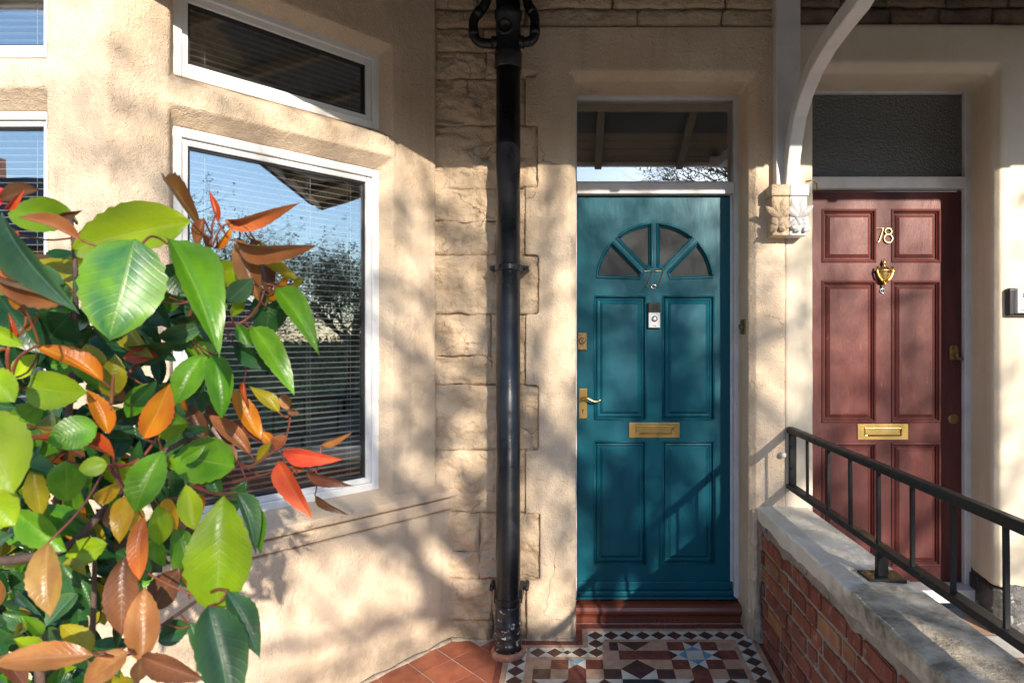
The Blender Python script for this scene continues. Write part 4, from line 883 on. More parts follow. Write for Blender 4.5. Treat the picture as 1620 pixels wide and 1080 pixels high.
# ------------------------------------------------------------------ photinia shrub in the near left corner
def leaf_mat(name, a, b_, rib, edge=None, tr=.25, rough=.27, under=None):
    m = bpy.data.materials.new(name); m.use_nodes = True; N = m.node_tree.nodes; L = m.node_tree.links; P = N['Principled BSDF']; out = N['Material Output']
    uv = N.new('ShaderNodeUVMap'); uv.uv_map = 'UVMap'; sx = N.new('ShaderNodeSeparateXYZ'); L.new(uv.outputs[0], sx.inputs[0])
    def math_(op, *i, clamp=False):
        n = N.new('ShaderNodeMath'); n.operation = op; n.use_clamp = clamp
        for k, v in enumerate(i):
            if hasattr(v, 'links'): L.new(v, n.inputs[k])
            else: n.inputs[k].default_value = v
        return n.outputs[0]
    def mix(f, A, B):
        x = N.new('ShaderNodeMix'); x.data_type = 'RGBA'
        if hasattr(f, 'links'): L.new(f, x.inputs['Factor'])
        else: x.inputs['Factor'].default_value = f
        for k, c in (('A', A), ('B', B)):
            if hasattr(c, 'links'): L.new(c, x.inputs[k])
            else: x.inputs[k].default_value = (*c, 1)
        return x.outputs['Result']
    oi = N.new('ShaderNodeObjectInfo'); tcn = N.new('ShaderNodeTexCoord')
    v = math_('ABSOLUTE', math_('MULTIPLY_ADD', sx.outputs[1], 2, -1))
    n1 = N.new('ShaderNodeTexNoise'); n1.noise_dimensions = '4D'; n1.inputs['Scale'].default_value = 2.6; n1.inputs['Detail'].default_value = 5
    L.new(uv.outputs[0], n1.inputs['Vector']); L.new(math_('MULTIPLY', oi.outputs['Random'], 40), n1.inputs['W'])
    mr = N.new('ShaderNodeMapRange'); mr.interpolation_type = 'SMOOTHSTEP'; mr.inputs['From Min'].default_value = .36; mr.inputs['From Max'].default_value = .64; L.new(n1.outputs['Fac'], mr.inputs['Value'])
    col = mix(mr.outputs[0], a, b_)
    # side veins
    ph = math_('MULTIPLY', math_('SUBTRACT', math_('MULTIPLY', sx.outputs[0], 11), math_('MULTIPLY', v, 2.6)), 6.283)
    sn = math_('POWER', math_('MULTIPLY_ADD', math_('COSINE', ph), .5, .5), 9)
    col = mix(math_('MULTIPLY', sn, .10), col, rib)
    if edge: col = mix(math_('MULTIPLY', math_('POWER', v, 3.0), .75), col, edge)
    mid = N.new('ShaderNodeMapRange'); mid.interpolation_type = 'SMOOTHSTEP'; mid.inputs['From Min'].default_value = .060; mid.inputs['From Max'].default_value = .020; L.new(v, mid.inputs['Value'])
    col = mix(math_('MULTIPLY', mid.outputs[0], .6), col, rib)
    hs = N.new('ShaderNodeHueSaturation'); L.new(col, hs.inputs['Color']); L.new(math_('MULTIPLY_ADD', oi.outputs['Random'], .5, .75), hs.inputs['Value']); L.new(math_('MULTIPLY_ADD', oi.outputs['Random'], -.03, .515), hs.inputs['Hue'])
    col = hs.outputs['Color']
    n5 = N.new('ShaderNodeTexNoise'); n5.noise_dimensions = '4D'; n5.inputs['Scale'].default_value = 11; n5.inputs['Detail'].default_value = 3; L.new(uv.outputs[0], n5.inputs['Vector']); L.new(math_('MULTIPLY', oi.outputs['Random'], 90), n5.inputs['W'])
    r5 = N.new('ShaderNodeMapRange'); r5.inputs['From Min'].default_value = .70; r5.inputs['From Max'].default_value = .76; r5.inputs['To Max'].default_value = .8; L.new(n5.outputs['Fac'], r5.inputs['Value']); col = mix(r5.outputs[0], col, (.11, .055, .02))
    ge = N.new('ShaderNodeNewGeometry'); un = under or tuple(.55*x+.45*y for x, y in zip(a, (.16, .17, .10)))
    col2 = mix(ge.outputs['Backfacing'], col, un)
    L.new(col2, P.inputs['Base Color']); P.inputs['Specular IOR Level'].default_value = .36
    n3 = N.new('ShaderNodeTexNoise'); n3.inputs['Scale'].default_value = 9; L.new(uv.outputs[0], n3.inputs['Vector'])
    L.new(math_('MULTIPLY_ADD', n3.outputs['Fac'], .25, rough-.08), P.inputs['Roughness'])
    bp = N.new('ShaderNodeBump'); bp.inputs['Distance'].default_value = .00028; bp.inputs['Strength'].default_value = .5
    L.new(math_('ADD', math_('MULTIPLY', sn, -.6), math_('ADD', math_('MULTIPLY', mid.outputs[0], -.9), math_('MULTIPLY', n3.outputs['Fac'], .5))), bp.inputs['Height']); L.new(bp.outputs[0], P.inputs['Normal'])
    tl = N.new('ShaderNodeBsdfTranslucent'); L.new(mix(.5, col, rib), tl.inputs['Color']); ms = N.new('ShaderNodeMixShader'); ms.inputs[0].default_value = tr
    L.new(P.outputs[0], ms.inputs[1]); L.new(tl.outputs[0], ms.inputs[2]); L.new(ms.outputs[0], out.inputs['Surface']); return m
LM = dict(
    G=leaf_mat('mid_green_leaf', (.065, .225, .008), (.12, .32, .010), (.22, .36, .05), (.12, .26, .02)),
    D=leaf_mat('dark_green_leaf', (.014, .065, .016), (.025, .095, .018), (.07, .16, .035), tr=.12),
    L=leaf_mat('lime_leaf', (.25, .43, .006), (.34, .50, .008), (.40, .50, .08), (.27, .38, .02), tr=.35),
    S=leaf_mat('blue_green_leaf', (.030, .085, .042), (.045, .115, .045), (.13, .23, .11), (.07, .16, .03), tr=.12, rough=.36),
    C=leaf_mat('big_green_leaf', (.028, .14, .055), (.09, .27, .02), (.20, .34, .09), (.13, .29, .02), tr=.2),
    O=leaf_mat('orange_leaf', (.72, .26, .012), (.66, .17, .014), (.75, .40, .06), (.62, .12, .02), tr=.3),
    R=leaf_mat('red_leaf', (.58, .040, .022), (.50, .08, .022), (.58, .17, .08), tr=.25),
    E=leaf_mat('orange_red_leaf', (.76, .18, .040), (.70, .12, .034), (.64, .26, .12), tr=.25),
    B=leaf_mat('bronze_leaf', (.18, .068, .028), (.13, .052, .03), (.27, .14, .09), tr=.15, under=(.26, .14, .09)),
    T=leaf_mat('tan_leaf', (.40, .17, .055), (.33, .115, .04), (.40, .21, .10), tr=.22, under=(.36, .19, .09)),
    A=leaf_mat('amber_leaf', (.34, .21, .05), (.27, .15, .045), (.42, .28, .09), tr=.22),
    Y=leaf_mat('olive_yellow_leaf', (.36, .31, .012), (.27, .25, .012), (.45, .38, .08), tr=.35),
    Z=leaf_mat('yellow_leaf', (.74, .48, .014), (.68, .34, .014), (.65, .48, .12), tr=.35, rough=.22))
SHAPES = {'o': (.46, .62, .50), 'e': (.50, .74, .5), 'l': (.44, .95, .55), 'v': (.57, .64, .45)}   # ovate, elliptic, lance, obovate
_lm = {}
def leaf_mesh(shape, bend, fold, curl, serr=True):
    k = (shape, bend, fold, curl)
    if k in _lm: return _lm[k]
    pk, ex, _ = SHAPES[shape]; nu, V = 18, (-1, -.66, -.33, 0, .33, .66, 1); vs = []; uvs = []; fs = []
    rr = random.Random(str(k)); ph = rr.uniform(0, 6)
    for i in range(nu+1):
        u = i/nu; t = u**(math.log(.5)/math.log(pk)); w = max(0, math.sin(math.pi*t))**ex*.5*(1-.35*max(0, (u-.86)/.14)**1.5)*(1 if u > .1 else .72+2.8*u)
        for v in V:
            ww = w*(1+(.05*math.sin(u*60+v) if serr and abs(v) == 1 else 0))
            a = bend*u; 
            cx, cz_ = (math.sin(a)/bend, (1-math.cos(a))/bend) if abs(bend) > 1e-3 else (u, 0)
            y = v*ww; z = cz_*1.0
            y *= math.cos(fold*abs(v)); zz = abs(v)*ww*math.sin(fold) + math.sin(u*8+ph+v*1.9)*.022*abs(v) + curl*(v*v)*ww*.6
            vs.append((cx - zz*math.sin(a), y, -z*1.0 + zz*math.cos(a))); uvs.append((u, (v+1)/2))
    n = len(V)
    for i in range(nu):
        for j in range(n-1): fs.append((i*n+j, (i+1)*n+j, (i+1)*n+j+1, i*n+j+1))
    me = bpy.data.meshes.new('leaf'); me.from_pydata(vs, [], fs); ul = me.uv_layers.new(name='UVMap')
    for l in me.loops: ul.data[l.index].uv = uvs[l.vertex_index]
    me.polygons.foreach_set('use_smooth', [True]*len(me.polygons)); me.materials.append(None); _lm[k] = me; return me
ph_ = thing('photinia_shrub', 'leafy shrub with glossy green, orange and red leaves before the bay', 'shrub', (-.62, .95, -.2))
CAMP = Vector((0, 0, CZ)); bases = []
def leaf(bx, by, tx, ty, w, c, Y, dt=0, roll=0, shape='o', bend=.5, fold=.25, curl=0.0):
    p = W(bx, by, Y); q = W(tx, ty, Y+dt); Lv = q-p; Ln = Lv.length; X = Lv/Ln
    to = (CAMP-(p+q)/2).normalized(); N_ = (to - X*to.dot(X)).normalized(); Yv = N_.cross(X)
    Rm = Matrix.Rotation(roll, 3, X); N_ = Rm @ N_; Yv = Rm @ Yv
    me = leaf_mesh(shape, bend, fold, curl); chord = Vector((math.sin(bend), 0, -(1-math.cos(bend))))/bend if abs(bend) > 1e-3 else Vector((1, 0, 0))
    ca = math.atan2(chord.z, chord.x); cl = chord.length; ry = Matrix.Rotation(ca, 3, 'Y')
    wid = .90*w*Y/F/max(.35, abs(math.cos(roll)))
    B3 = Matrix((X, Yv, N_)).transposed() @ ry
    o = bpy.data.objects.new('leaf', me); link(o, ph_)
    s = Ln/cl; M4 = B3.to_4x4() @ Matrix.Diagonal((s, wid, s, 1)); M4.translation = p
    o.matrix_basis = M4
    sl = o.material_slots[0]; sl.link = 'OBJECT'; sl.material = LM[c]; bases.append(p); return o
D_ = R
LV = [
 (213,378,172,537,128,'C',.62,-.02,.0,'o',.35,.12),(302,350,112,398,90,'L',.72,.02,.35,'o',.5,.2),(4,340,122,494,60,'S',.58,-.03,.5,'e',.7,.35),
 (122,350,12,338,62,'L',.76,0,.3,'o',.4,.2),(128,380,30,343,28,'T',.60,0,.6,'l',.4,.4),(0,362,22,398,44,'R',.66,0,.2,'o',.4,.2),
 (-18,432,98,482,27,'T',.55,0,.8,'l',-.5,.5),(-22,400,34,440,38,'E',.57,0,.3,'o',.4,.2),(27,458,25,490,22,'O',.56,0,0,'o',.3,.2),
 (267,378,346,564,72,'G',.66,-.03,-.45,'e',.6,.4),(322,372,258,284,30,'T',.75,.02,.3,'e',-.2,.9),(322,345,312,396,24,'T',.75,0,.3,'e',.5,.6),
 (357,348,476,320,30,'E',.80,.02,.55,'l',.9,.35),(370,379,502,389,34,'T',.80,-.02,.75,'e',.7,.3),(378,376,411,477,42,'T',.82,0,.15,'e',.4,.25),
 (398,378,428,466,40,'B',.84,0,-.35,'e',.4,.3),(412,382,482,452,30,'Y',.83,0,.5,'l',1.3,.4),(480,440,456,470,14,'Y',.83,0,.3,'l',1.0,.5),
 (421,477,458,430,17,'O',.84,0,.3,'e',.4,.4),(400,440,360,478,38,'S',.80,0,.0,'v',.3,.2),(322,432,392,424,52,'L',.84,0,.3,'o',.4,.2),
 (432,458,420,530,62,'D',.86,0,0,'o',.3,.2),(438,456,506,562,44,'G',.80,-.02,-.35,'l',.7,.3),(398,515,466,626,42,'G',.80,-.02,-.25,'e',.8,.25),
 (376,512,400,550,24,'G',.82,0,.3,'e',.4,.3),(370,546,440,586,30,'D',.83,0,.4,'e',.5,.3),(320,562,276,642,50,'G',.74,-.02,.25,'e',.5,.25),
 (340,562,352,662,46,'G',.74,-.01,-.1,'o',.5,.3),(414,697,370,616,32,'O',.86,0,.4,'e',-.6,.25),(396,718,328,655,30,'T',.84,0,.35,'e',.5,.25),
 (362,714,294,636,62,'B',.88,0,.15,'o',.4,.25),(428,706,366,664,26,'B',.88,0,.4,'e',.4,.3),(441,652,394,611,26,'Y',.86,0,.4,'l',.9,.3),
 (456,647,446,622,20,'T',.86,0,0,'o',.3,.2),(455,650,474,653,12,'B',.86,0,.3,'o',.3,.2),(430,706,454,688,24,'T',.87,0,0,'o',.3,.2),
 (430,702,416,683,20,'O',.87,0,0,'o',.3,.3),(446,713,541,726,30,'E',.90,-.02,.35,'e',.6,.25),(508,704,557,684,14,'T',.93,0,.3,'l',.4,.3),
 (440,729,494,820,36,'E',.88,-.03,.3,'e',.6,.3),(486,746,560,768,20,'B',.92,0,.5,'l',.7,.3),(498,783,551,814,14,'B',.93,0,.5,'l',.5,.3),
 (466,746,482,720,20,'T',.90,0,.1,'o',.4,.3),(372,738,274,722,84,'G',.76,.01,.2,'o',.4,.15),(374,732,342,700,24,'T',.80,0,.4,'e',.4,.3),
 (294,766,307,838,40,'L',.70,-.01,0,'v',.4,.2),(263,788,280,838,30,'Z',.70,0,.3,'o',.4,.4),(354,783,343,972,104,'L',.66,-.02,.12,'v',.35,.15),
 (374,778,405,876,34,'S',.70,0,-.5,'l',.7,.4),(394,788,412,878,28,'G',.74,0,-.3,'l',.5,.3),(302,930,278,828,56,'G',.74,.01,.25,'o',.5,.35),
 (226,818,220,918,34,'E',.62,-.01,.35,'e',.5,.2),(204,783,188,858,36,'Z',.64,-.02,.3,'o',.7,.2),(200,800,224,848,34,'Z',.65,-.01,-.2,'o',.5,.2),
 (250,798,253,862,40,'L',.68,0,-.2,'v',.4,.25),(160,962,20,928,80,'D',.80,0,.2,'o',.3,.2),(194,882,192,1004,54,'B',.62,-.01,.1,'e',.25,.2),
 (224,1048,228,928,56,'T',.60,.02,-.05,'e',.25,.2),(282,898,240,966,52,'B',.70,0,.2,'e',.3,.25),(150,1036,-12,1048,46,'T',.55,-.02,.3,'e',.3,.15),
 (203,1030,132,1082,46,'T',.58,-.01,.2,'o',.4,.25),(224,1038,326,1074,42,'B',.60,-.01,.25,'e',.4,.3),(224,1040,218,1078,30,'B',.60,0,0,'e',.3,.25),
 (329,958,366,1125,84,'S',.60,-.02,-.2,'o',.3,.3),(358,936,410,1040,46,'S',.62,-.01,-.3,'e',.7,.35),(300,988,250,1014,42,'D',.70,0,.2,'o',.4,.25),
 (300,984,318,1042,26,'S',.68,0,-.3,'e',.4,.3),(76,858,80,976,52,'A',.60,-.02,.35,'v',.7,.3),(24,808,108,872,50,'G',.66,0,.3,'e',.4,.25),
 (144,1032,96,988,38,'Y',.66,0,.3,'o',.4,.2),(43,612,138,622,68,'L',.64,-.01,.15,'o',.35,.15),(24,674,64,630,44,'G',.66,0,.2,'o',.4,.2),
 (154,674,74,698,58,'G',.60,-.02,.15,'o',.5,.1),(-30,652,22,780,106,'L',.50,-.01,.1,'o',.3,.15),(-36,772,26,830,74,'L',.52,0,.2,'o',.3,.2),
 (-22,588,24,636,56,'L',.58,0,.1,'o',.3,.2),(180,722,28,692,30,'R',.62,-.02,.6,'l',.8,.5),(170,734,124,742,34,'L',.60,-.01,.1,'o',.3,.1),
 (105,728,106,794,58,'G',.66,0,0,'o',.4,.2),(54,738,66,818,36,'Y',.70,0,.2,'e',.3,.2),(258,712,213,810,62,'G',.62,-.02,.3,'v',.45,.3),
 (228,692,268,606,50,'O',.65,.0,.25,'e',.5,.25),(172,686,138,616,36,'O',.66,0,.3,'e',.5,.4),(172,627,182,560,42,'Y',.70,0,.2,'o',.4,.25),
 (162,602,52,546,36,'O',.66,-.02,.6,'e',.6,.35),(152,592,136,544,40,'Y',.72,0,.2,'o',.4,.2),(250,562,195,566,30,'R',.74,0,.3,'e',.4,.25),
 (110,498,68,548,76,'D',.72,0,.1,'o',.4,.2),(0,470,70,560,64,'D',.70,0,.2,'o',.4,.2),(262,420,300,470,50,'D',.78,0,.2,'o',.4,.2),
 (300,470,330,540,40,'S',.80,0,-.2,'o',.4,.2),(120,460,62,410,60,'Y',.76,0,.3,'o',.4,.2),(250,460,160,400,60,'Y',.78,0,.3,'o',.4,.2),
 (10,300,-30,330,30,'R',.62,0,.3,'o',.4,.2),(62,300,-5,318,30,'B',.62,0,.5,'l',.4,.4),(92,342,132,332,14,'B',.7,0,.3,'l',.3,.4),
 (215,550,140,540,46,'D',.76,0,.2,'o',.4,.2),(240,606,200,660,40,'G',.74,0,.2,'e',.4,.2),(120,820,170,870,44,'Y',.74,0,.3,'e',.4,.25),
 (170,860,100,890,46,'L',.70,0,.3,'o',.4,.2),(130,845,60,800,46,'G',.72,0,.2,'o',.4,.2),(330,690,280,660,40,'D',.80,0,.2,'o',.4,.2),
 (290,440,250,500,44,'G',.80,0,.2,'e',.4,.2),
 (345,352,330,300,14,'R',.79,0,.2,'l',.5,.5),(338,392,372,352,15,'O',.80,0,.4,'l',.6,.5),(330,400,318,362,13,'T',.79,0,.3,'l',.4,.5),
 (20,540,14,494,12,'R',.60,0,.2,'l',.4,.6),(38,520,66,492,12,'T',.60,0,.2,'l',.4,.6),(8,330,40,298,15,'R',.61,0,.3,'l',.6,.5),
 (-5,318,14,290,13,'E',.62,0,.3,'l',.5,.5),(300,640,330,700,30,'B',.79,0,.2,'e',.4,.3),(318,660,296,610,30,'S',.80,0,.3,'e',.5,.3),
 (250,690,300,668,26,'L',.74,0,.3,'e',.5,.3),(210,640,248,600,28,'D',.73,0,.2,'e',.5,.3),(120,560,158,610,34,'G',.70,0,.2,'e',.5,.3),
 (60,560,20,600,34,'L',.66,0,.2,'e',.5,.3),(330,560,300,612,30,'G',.78,0,.2,'e',.5,.3),(386,604,392,642,12,'R',.84,0,.3,'l',.9,.6),
 (366,500,388,462,20,'L',.82,0,.2,'e',.5,.3),(330,740,352,792,26,'D',.76,0,.2,'e',.5,.3),(150,790,196,760,30,'Z',.68,0,.3,'e',.5,.4),
 (90,880,130,930,36,'D',.70,0,.2,'e',.5,.3),(240,850,262,896,28,'G',.70,0,.2,'e',.5,.3),(430,700,404,738,18,'Y',.86,0,.3,'l',.7,.5),
 (-10,520,40,548,30,'L',.60,0,.3,'e',.5,.3),(230,470,272,520,36,'D',.74,0,.2,'e',.5,.3),(350,420,338,470,26,'Y',.80,0,.2,'e',.5,.3),(390,760,350,830,30,'D',.80,0,.2,'e',.4,.2)]
for a in LV: leaf(*a)
# the leaves deeper inside the crown
rl_ = random.Random(21); cnt = 0
POLY = [(-30,430),(60,400),(180,430),(290,440),(330,560),(300,660),(320,740),(270,840),(230,900),(250,980),(150,1010),(200,1090),(-30,1090)]
def inside(x, y):
    c = False
    for i in range(len(POLY)):
        (x1, y1), (x2, y2) = POLY[i], POLY[i-1]
        if (y1 > y) != (y2 > y) and x < (x2-x1)*(y-y1)/(y2-y1)+x1: c = not c
    return c
fillv, filluv, fillf, fillm = [], [], [], []; KEYS = 'DGSYLBTO'
while cnt < 520:
    x, y = rl_.uniform(-60, 330), rl_.uniform(405, 1110)
    if not inside(max(x, -20), min(y, 1085)): continue
    if 205 < x < 300 and 850 < y < 1040 and rl_.random() < .8: continue
    a = rl_.gauss(.6, 1.0); L_ = rl_.uniform(38, 80); cnt += 1; deep = cnt > 150
    c = rl_.choices(KEYS, (62, 14, 12, 4, 3, 4, 3, 2) if deep else (46, 20, 12, 7, 5, 4, 4, 4))[0]
    o = leaf(x, y, x+L_*math.cos(a), y+L_*math.sin(a), L_*rl_.uniform(.42, .6), c, rl_.uniform(.88, 1.12) if deep else rl_.uniform(.68, .92), rl_.uniform(-.05, .05), rl_.gauss(0, .55), rl_.choice('oe'), rl_.choice((.3, .5, .7)), rl_.choice((.15, .25, .35)))
    if deep:
        me = o.data; b0 = len(fillv); M4 = o.matrix_basis; fillv += [tuple(M4 @ v.co) for v in me.vertices]
        ud = me.uv_layers[0].data; um = {l.vertex_index: tuple(ud[l.index].uv) for l in me.loops}; filluv += [um[i] for i in range(len(me.vertices))]
        for p_ in me.polygons: fillf.append([b0+i for i in p_.vertices]); fillm.append(KEYS.index(c))
        bpy.data.objects.remove(o); bases.pop()
me = bpy.data.meshes.new('leaf_mass'); me.from_pydata(fillv, [], fillf); ul = me.uv_layers.new(name='UVMap')
for l in me.loops: ul.data[l.index].uv = filluv[l.vertex_index]
for k_ in KEYS: me.materials.append(LM[k_])
me.polygons.foreach_set('material_index', fillm); me.polygons.foreach_set('use_smooth', [True]*len(fillf))
o = bpy.data.objects.new('leaf_mass', me); link(o, ph_); tag(o, kind='stuff')
# stems
stems = []
def stem(pts, r0, r1, m, n=5):
    P = smooth_path([W(*p) for p in pts], n); b = MB(); k = len(P)-1
    b.tube(P, [(r0+(r1-r0)*i/k)*.62 for i in range(k+1)], 8); b.build('stem', m, ph_, smooth=True); stems.extend(P)
WD, RD = m_bark, m_redst
stem([(60,1500,.95),(70,1200,.86),(60,980,.80),(90,800,.76),(110,640,.74),(120,460,.74),(112,340,.74)], .011, .0032, WD)
stem([(-40,890,.72),(40,882,.70),(110,862,.70),(170,800,.72),(240,728,.76),(300,690,.80),(318,660,.84)], .0085, .004, WD)
stem([(300,690,.78),(360,720,.80),(392,738,.83),(430,715,.86),(450,700,.87),(460,655,.87)], .0035, .0018, RD)
stem([(300,768,.74),(352,764,.80),(410,752,.86),(460,740,.89),(500,745,.91)], .0028, .0014, RD)
stem([(130,1500,.9),(140,1150,.80),(148,960,.76),(150,860,.74)], .008, .003, WD)
stem([(200,1180,.7),(222,1040,.62),(230,1010,.66),(262,985,.68),(318,945,.65),(334,934,.64)], .005, .0022, WD)
stem([(334,936,.64),(345,932,.63),(358,934,.62)], .003, .002, RD)
stem([(300,945,.70),(298,925,.72),(302,905,.74)], .002, .0014, RD)
stem([(190,610,.74),(230,560,.76),(290,520,.78),(330,400,.77),(336,355,.78),(345,330,.79)], .004, .0016, RD)
stem([(330,505,.80),(368,515,.82),(398,498,.83),(415,470,.83),(420,440,.84)], .0035, .0018, RD)
stem([(336,390,.77),(350,360,.79),(372,352,.80),(392,362,.80)], .002, .0013, RD)
stem([(220,392,.62),(236,375,.63),(250,376,.65),(265,386,.66)], .0022, .0014, RD)
stem([(350,515,.82),(372,545,.83),(388,580,.83),(386,606,.84)], .0016, .0009, RD)
stem([(15,600,.62),(12,560,.60),(20,540,.60),(38,520,.60),(42,500,.60)], .003, .002, RD)
stem([(17,600,.60),(30,565,.59),(62,545,.58)], .0028, .0016, RD)
stem([(170,735,.64),(190,738,.66),(225,722,.68),(250,690,.68)], .003, .0018, RD)
stem([(176,640,.66),(178,610,.66),(180,592,.66)], .003, .002, RD)
stem([(-10,700,.60),(20,680,.60),(40,672,.60),(56,675,.6)], .004, .002, RD)
pet = MB()
for p in bases[:len(LV)]:
    q = min(stems, key=lambda s: (s-p).length)
    d = (q-p).length
    if .006 < d < .085: m_ = (p+q)/2 + Vector((0, .004, -.006)); pet.tube(smooth_path([q, m_, p], 3), [.0011]*6+[.0009], 5)
tag(pet.build('leaf_stalk', m_redst, ph_, smooth=True), kind='stuff')

m_bud = M('opening_bud', (.10, .095, .04), rough=.7)
# ------------------------------------------------------------------ street behind the camera: it shades the house and shows in the glass
def grow(mb, p, d, r, L, lvl, rn, up=.15, mx_=6, tw=None, side=5):
    n = 5; pts = [p.copy()]; rad = [r]; cur = p.copy(); dd = d.copy()
    for i in range(n):
        dd = (dd + Vector((rn.gauss(0, .16), rn.gauss(0, .16), rn.gauss(0, .12) + up*.12))).normalized(); cur = cur + dd*L/n; pts.append(cur.copy()); rad.append(r*(1-.55*(i+1)/n))
    (mb if lvl < 2 else tw).tube(pts, rad, 7 if lvl < 2 else (5 if lvl < 4 else 3), cap=False)
    if lvl >= 4:
        for b0 in (pts[-1], pts[3]):
            if rn.random() > .26: continue
            sp_ = rn.uniform(.03, .10)
            for q_ in range(rn.randint(6, 13)):
                c0 = b0 + Vector((rn.gauss(0, sp_), rn.gauss(0, sp_), rn.gauss(0, sp_*.8))); s_ = rn.uniform(.012, .032)
                d1 = Vector((rn.gauss(0,1), rn.gauss(0,1), rn.gauss(0,1))).normalized()*s_; d2 = d1.orthogonal().normalized()*s_*.6; tw.add([c0-d1, c0+d2, c0+d1, c0-d2], [(0, 1, 2, 3)], 1)
    if lvl >= mx_: return
    k = (4, 4, 4, 4, 3, 3, 2)[lvl]
    for j in range(k):
        u = .35+.65*(j+rn.random())/k; i = min(n-1, int(u*n)); f = u*n-i; q = pts[i].lerp(pts[i+1], f)
        ax = dd.orthogonal().normalized(); ax = Matrix.Rotation(rn.uniform(0, 6.283), 3, dd) @ ax
        nd = (Matrix.Rotation(rn.uniform(.45, .95), 3, ax) @ dd).normalized()
        grow(mb, q, nd, rad[i]*rn.uniform(.56, .73), L*rn.uniform(.62, .82), lvl+1, rn, up, mx_, tw)
def bare_tree(name, label, loc, h, r, seed, mx_=5, n0=5):
    rn = random.Random(seed); t = thing(name, label, 'tree', loc, 'bare trees along the street'); tr = MB(); tw = MB()
    base = Vector(loc); top = base + Vector((rn.gauss(0, .1), rn.gauss(0, .1), h*.34)); tr.tube([base-Vector((0, 0, .3)), base.lerp(top, .5)+Vector((.05, 0, 0)), top], [r*1.25, r, r*.85], 12)
    for k in range(n0):
        a = 6.283*k/n0+rn.uniform(-.4, .4); grow(tr, base.lerp(top, rn.uniform(.8, 1)), Vector((math.cos(a)*.75, math.sin(a)*.75, rn.uniform(.45, 1.0))).normalized(), r*.5, h*.25, 1, rn, mx_=mx_, tw=tw)
    tr.build('trunk', m_trunk, t, smooth=True); tag(tw.build('crown', [m_trunk, m_bud], t, smooth=False, fix=False), kind='stuff'); return t
bare_tree('street_tree', 'bare budding street tree across the pavement facing the teal door', (4.3, -6.4, -.3), 8.2, .19, 11, 5, 7)
bare_tree('street_tree', 'bare street tree further down the road past the neighbouring house', (16, -4.6, -.3), 8.5, .17, 5)
bare_tree('street_tree', 'bare street tree far along the road near the terrace end', (30, -9, -.3), 9, .18, 8, 5)
# leafy evergreens along the street
def evergreen(label, loc, rx, h, seed):
    t = thing('evergreen_tree', label, 'tree', loc, 'dense evergreen trees along the street'); rn = random.Random(seed); b = MB(); b.tube([loc, (loc[0], loc[1], h*.7)], [.16, .06], 8); b.build('trunk', m_trunk, t)
    c = MB()
    for k in range(5200):
        u = rn.random()**.7; z = .5+(h-.5)*rn.random(); rr = rx*math.sin(math.pi*min(1, (z/h)*.86+.12))**.7*(.55+.45*u); a = rn.uniform(0, 6.283); rr *= 1+.22*math.sin(a*3+z*2.1)
        p = Vector((loc[0]+rr*math.cos(a), loc[1]+rr*math.sin(a), z)); s = rn.uniform(.05, .12); d1 = Vector((rn.gauss(0,1), rn.gauss(0,1), rn.gauss(0,1))).normalized()*s; d2 = d1.orthogonal().normalized()*s*.5
        c.add([p-d1, p+d2, p+d1, p-d2], [(0, 1, 2, 3)])
    tag(c.build('crown', LM['D'] if False else m_green, t, fix=False), kind='stuff')
m_green = M('evergreen_foliage', (.022, .05, .018), (.04, .075, .022), ns=3, rough=.6)
bare_tree('garden_tree', 'twiggy bare tree in a front garden further along the terrace', (12.5, .35, -.3), 5.2, .11, 21, 6, 7)
evergreen('broad dark evergreen tree further along the far pavement', (20, -12.8, -.3), 3.0, 6.8, 4)
evergreen('tall evergreen standing before the opposite terrace', (27, -13.2, -.3), 2.6, 6.5, 6)
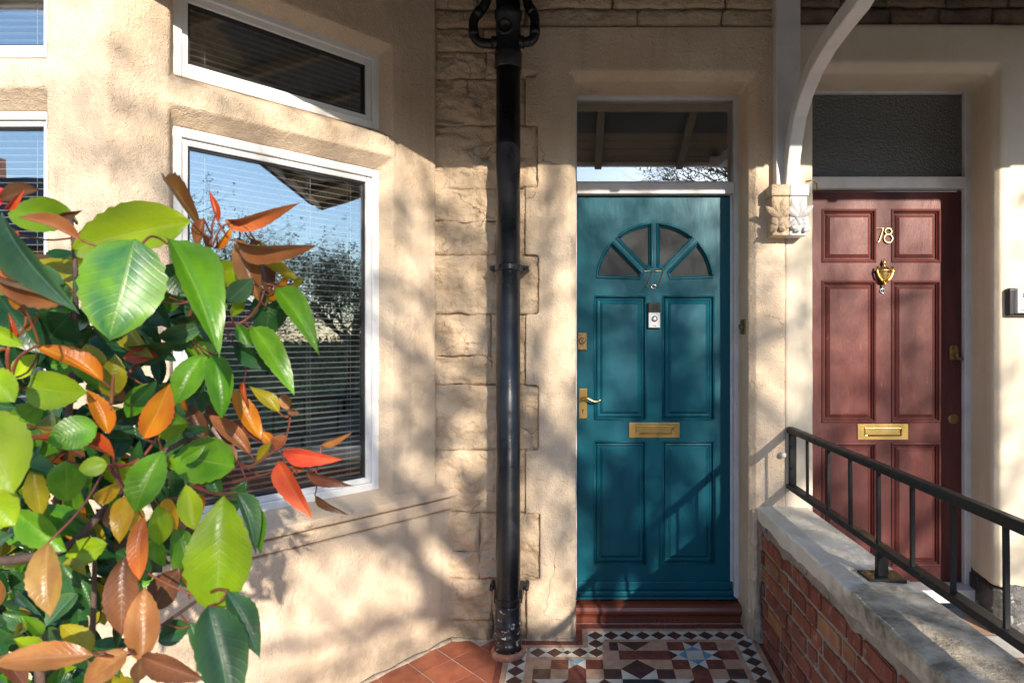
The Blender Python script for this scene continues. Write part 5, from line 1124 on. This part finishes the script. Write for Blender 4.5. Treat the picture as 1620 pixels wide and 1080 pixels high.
def far_house(x, y, eave, ridge, w, label, ch=True):
    t = thing('opposite_house', label, 'house', (x, y, -.3), 'terraced houses across the street'); d = 7.5
    b = MB(); b.box(x+.01, x+w-.01, y-d, y, -.4, eave); b.build('wall', m_far, t)
    b = MB(); b.ext([(x, y+.25, eave-.05), (x, y-d/2, ridge), (x, y-d-.25, eave-.05)], (w, 0, 0)); b.build('roof', m_roof, t)
    if ch:
        b = MB(); b.box(x+.1, x+1.0, y-d/2-.5, y-d/2+.5, ridge-.8, ridge+1.1); b.build('chimney', m_far, t)
        for k in range(3): b = MB(); b.lathe([(.12, 0), (.10, .35), (.13, .4)], (x+.55, y-d/2-.3+.3*k, ridge+1.1), 'Z', 8); b.build('chimney_pot', m_collar, t)
    for zx, hh in ((.55, 1.6), (3.2, 1.5)):
        for xo in (.8, w-1.9):
            b = MB(); b.box(x+xo-.08, x+xo+1.18, y-.02, y+.06, zx-.1, zx+hh+.08); f = b.build('window', m_farw, t); b = MB(); b.box(x+xo, x+xo+1.1, y+.055, y+.075, zx, zx+hh); b.build('pane', m_gasket, f)
    b = MB(); b.box(x+w/2-.45, x+w/2+.45, y-.02, y+.07, -.3, 1.85); b.build('door', m_cill, t)
for k in range(26):
    x = -46+5.2*k; lo = 0 < x < 22
    far_house(x, -25.5, 4.9 if lo else 5.6, 7.2 if lo else (9.6 if x < 0 else 8.4), 5.2, 'brick terraced house with slate roof on the far side of the street', ch=not lo or k % 2 == 0)
hd = thing('hedge', 'clipped dark hedge along the neighbouring front gardens', 'hedge', (6, -.4, -.3)); rn = random.Random(2); b = MB()
for k in range(9000):
    p = Vector((rn.uniform(5.2, 30), rn.uniform(-.75, -.1), rn.uniform(-.3, 1.35)+.08*math.sin(k))); s_ = rn.uniform(.03, .07); d1 = Vector((rn.gauss(0,1), rn.gauss(0,1), rn.gauss(0,1))).normalized()*s_; d2 = d1.orthogonal().normalized()*s_*.5; b.add([p-d1, p+d2, p+d1, p-d2], [(0, 1, 2, 3)])
b.box(5.3, 30, -.62, -.22, -.3, 1.28); b.build('foliage', m_green, hd, fix=False)
# a telegraph pole shows in the fanlight
tp = thing('telegraph_pole', 'tall wooden telegraph pole across the street', 'pole', (-.95, -12.2, -.3)); b = MB(); b.tube([(-.95, -12.2, -.5), (-.95, -12.2, 5.9)], [.12, .09], 10); b.build('pole', m_trunk, tp)
for z in (5.1, 5.6): b = MB(); b.box(-1.5, -.4, -12.25, -12.12, z, z+.1); b.build('crossarm', m_trunk, tp)
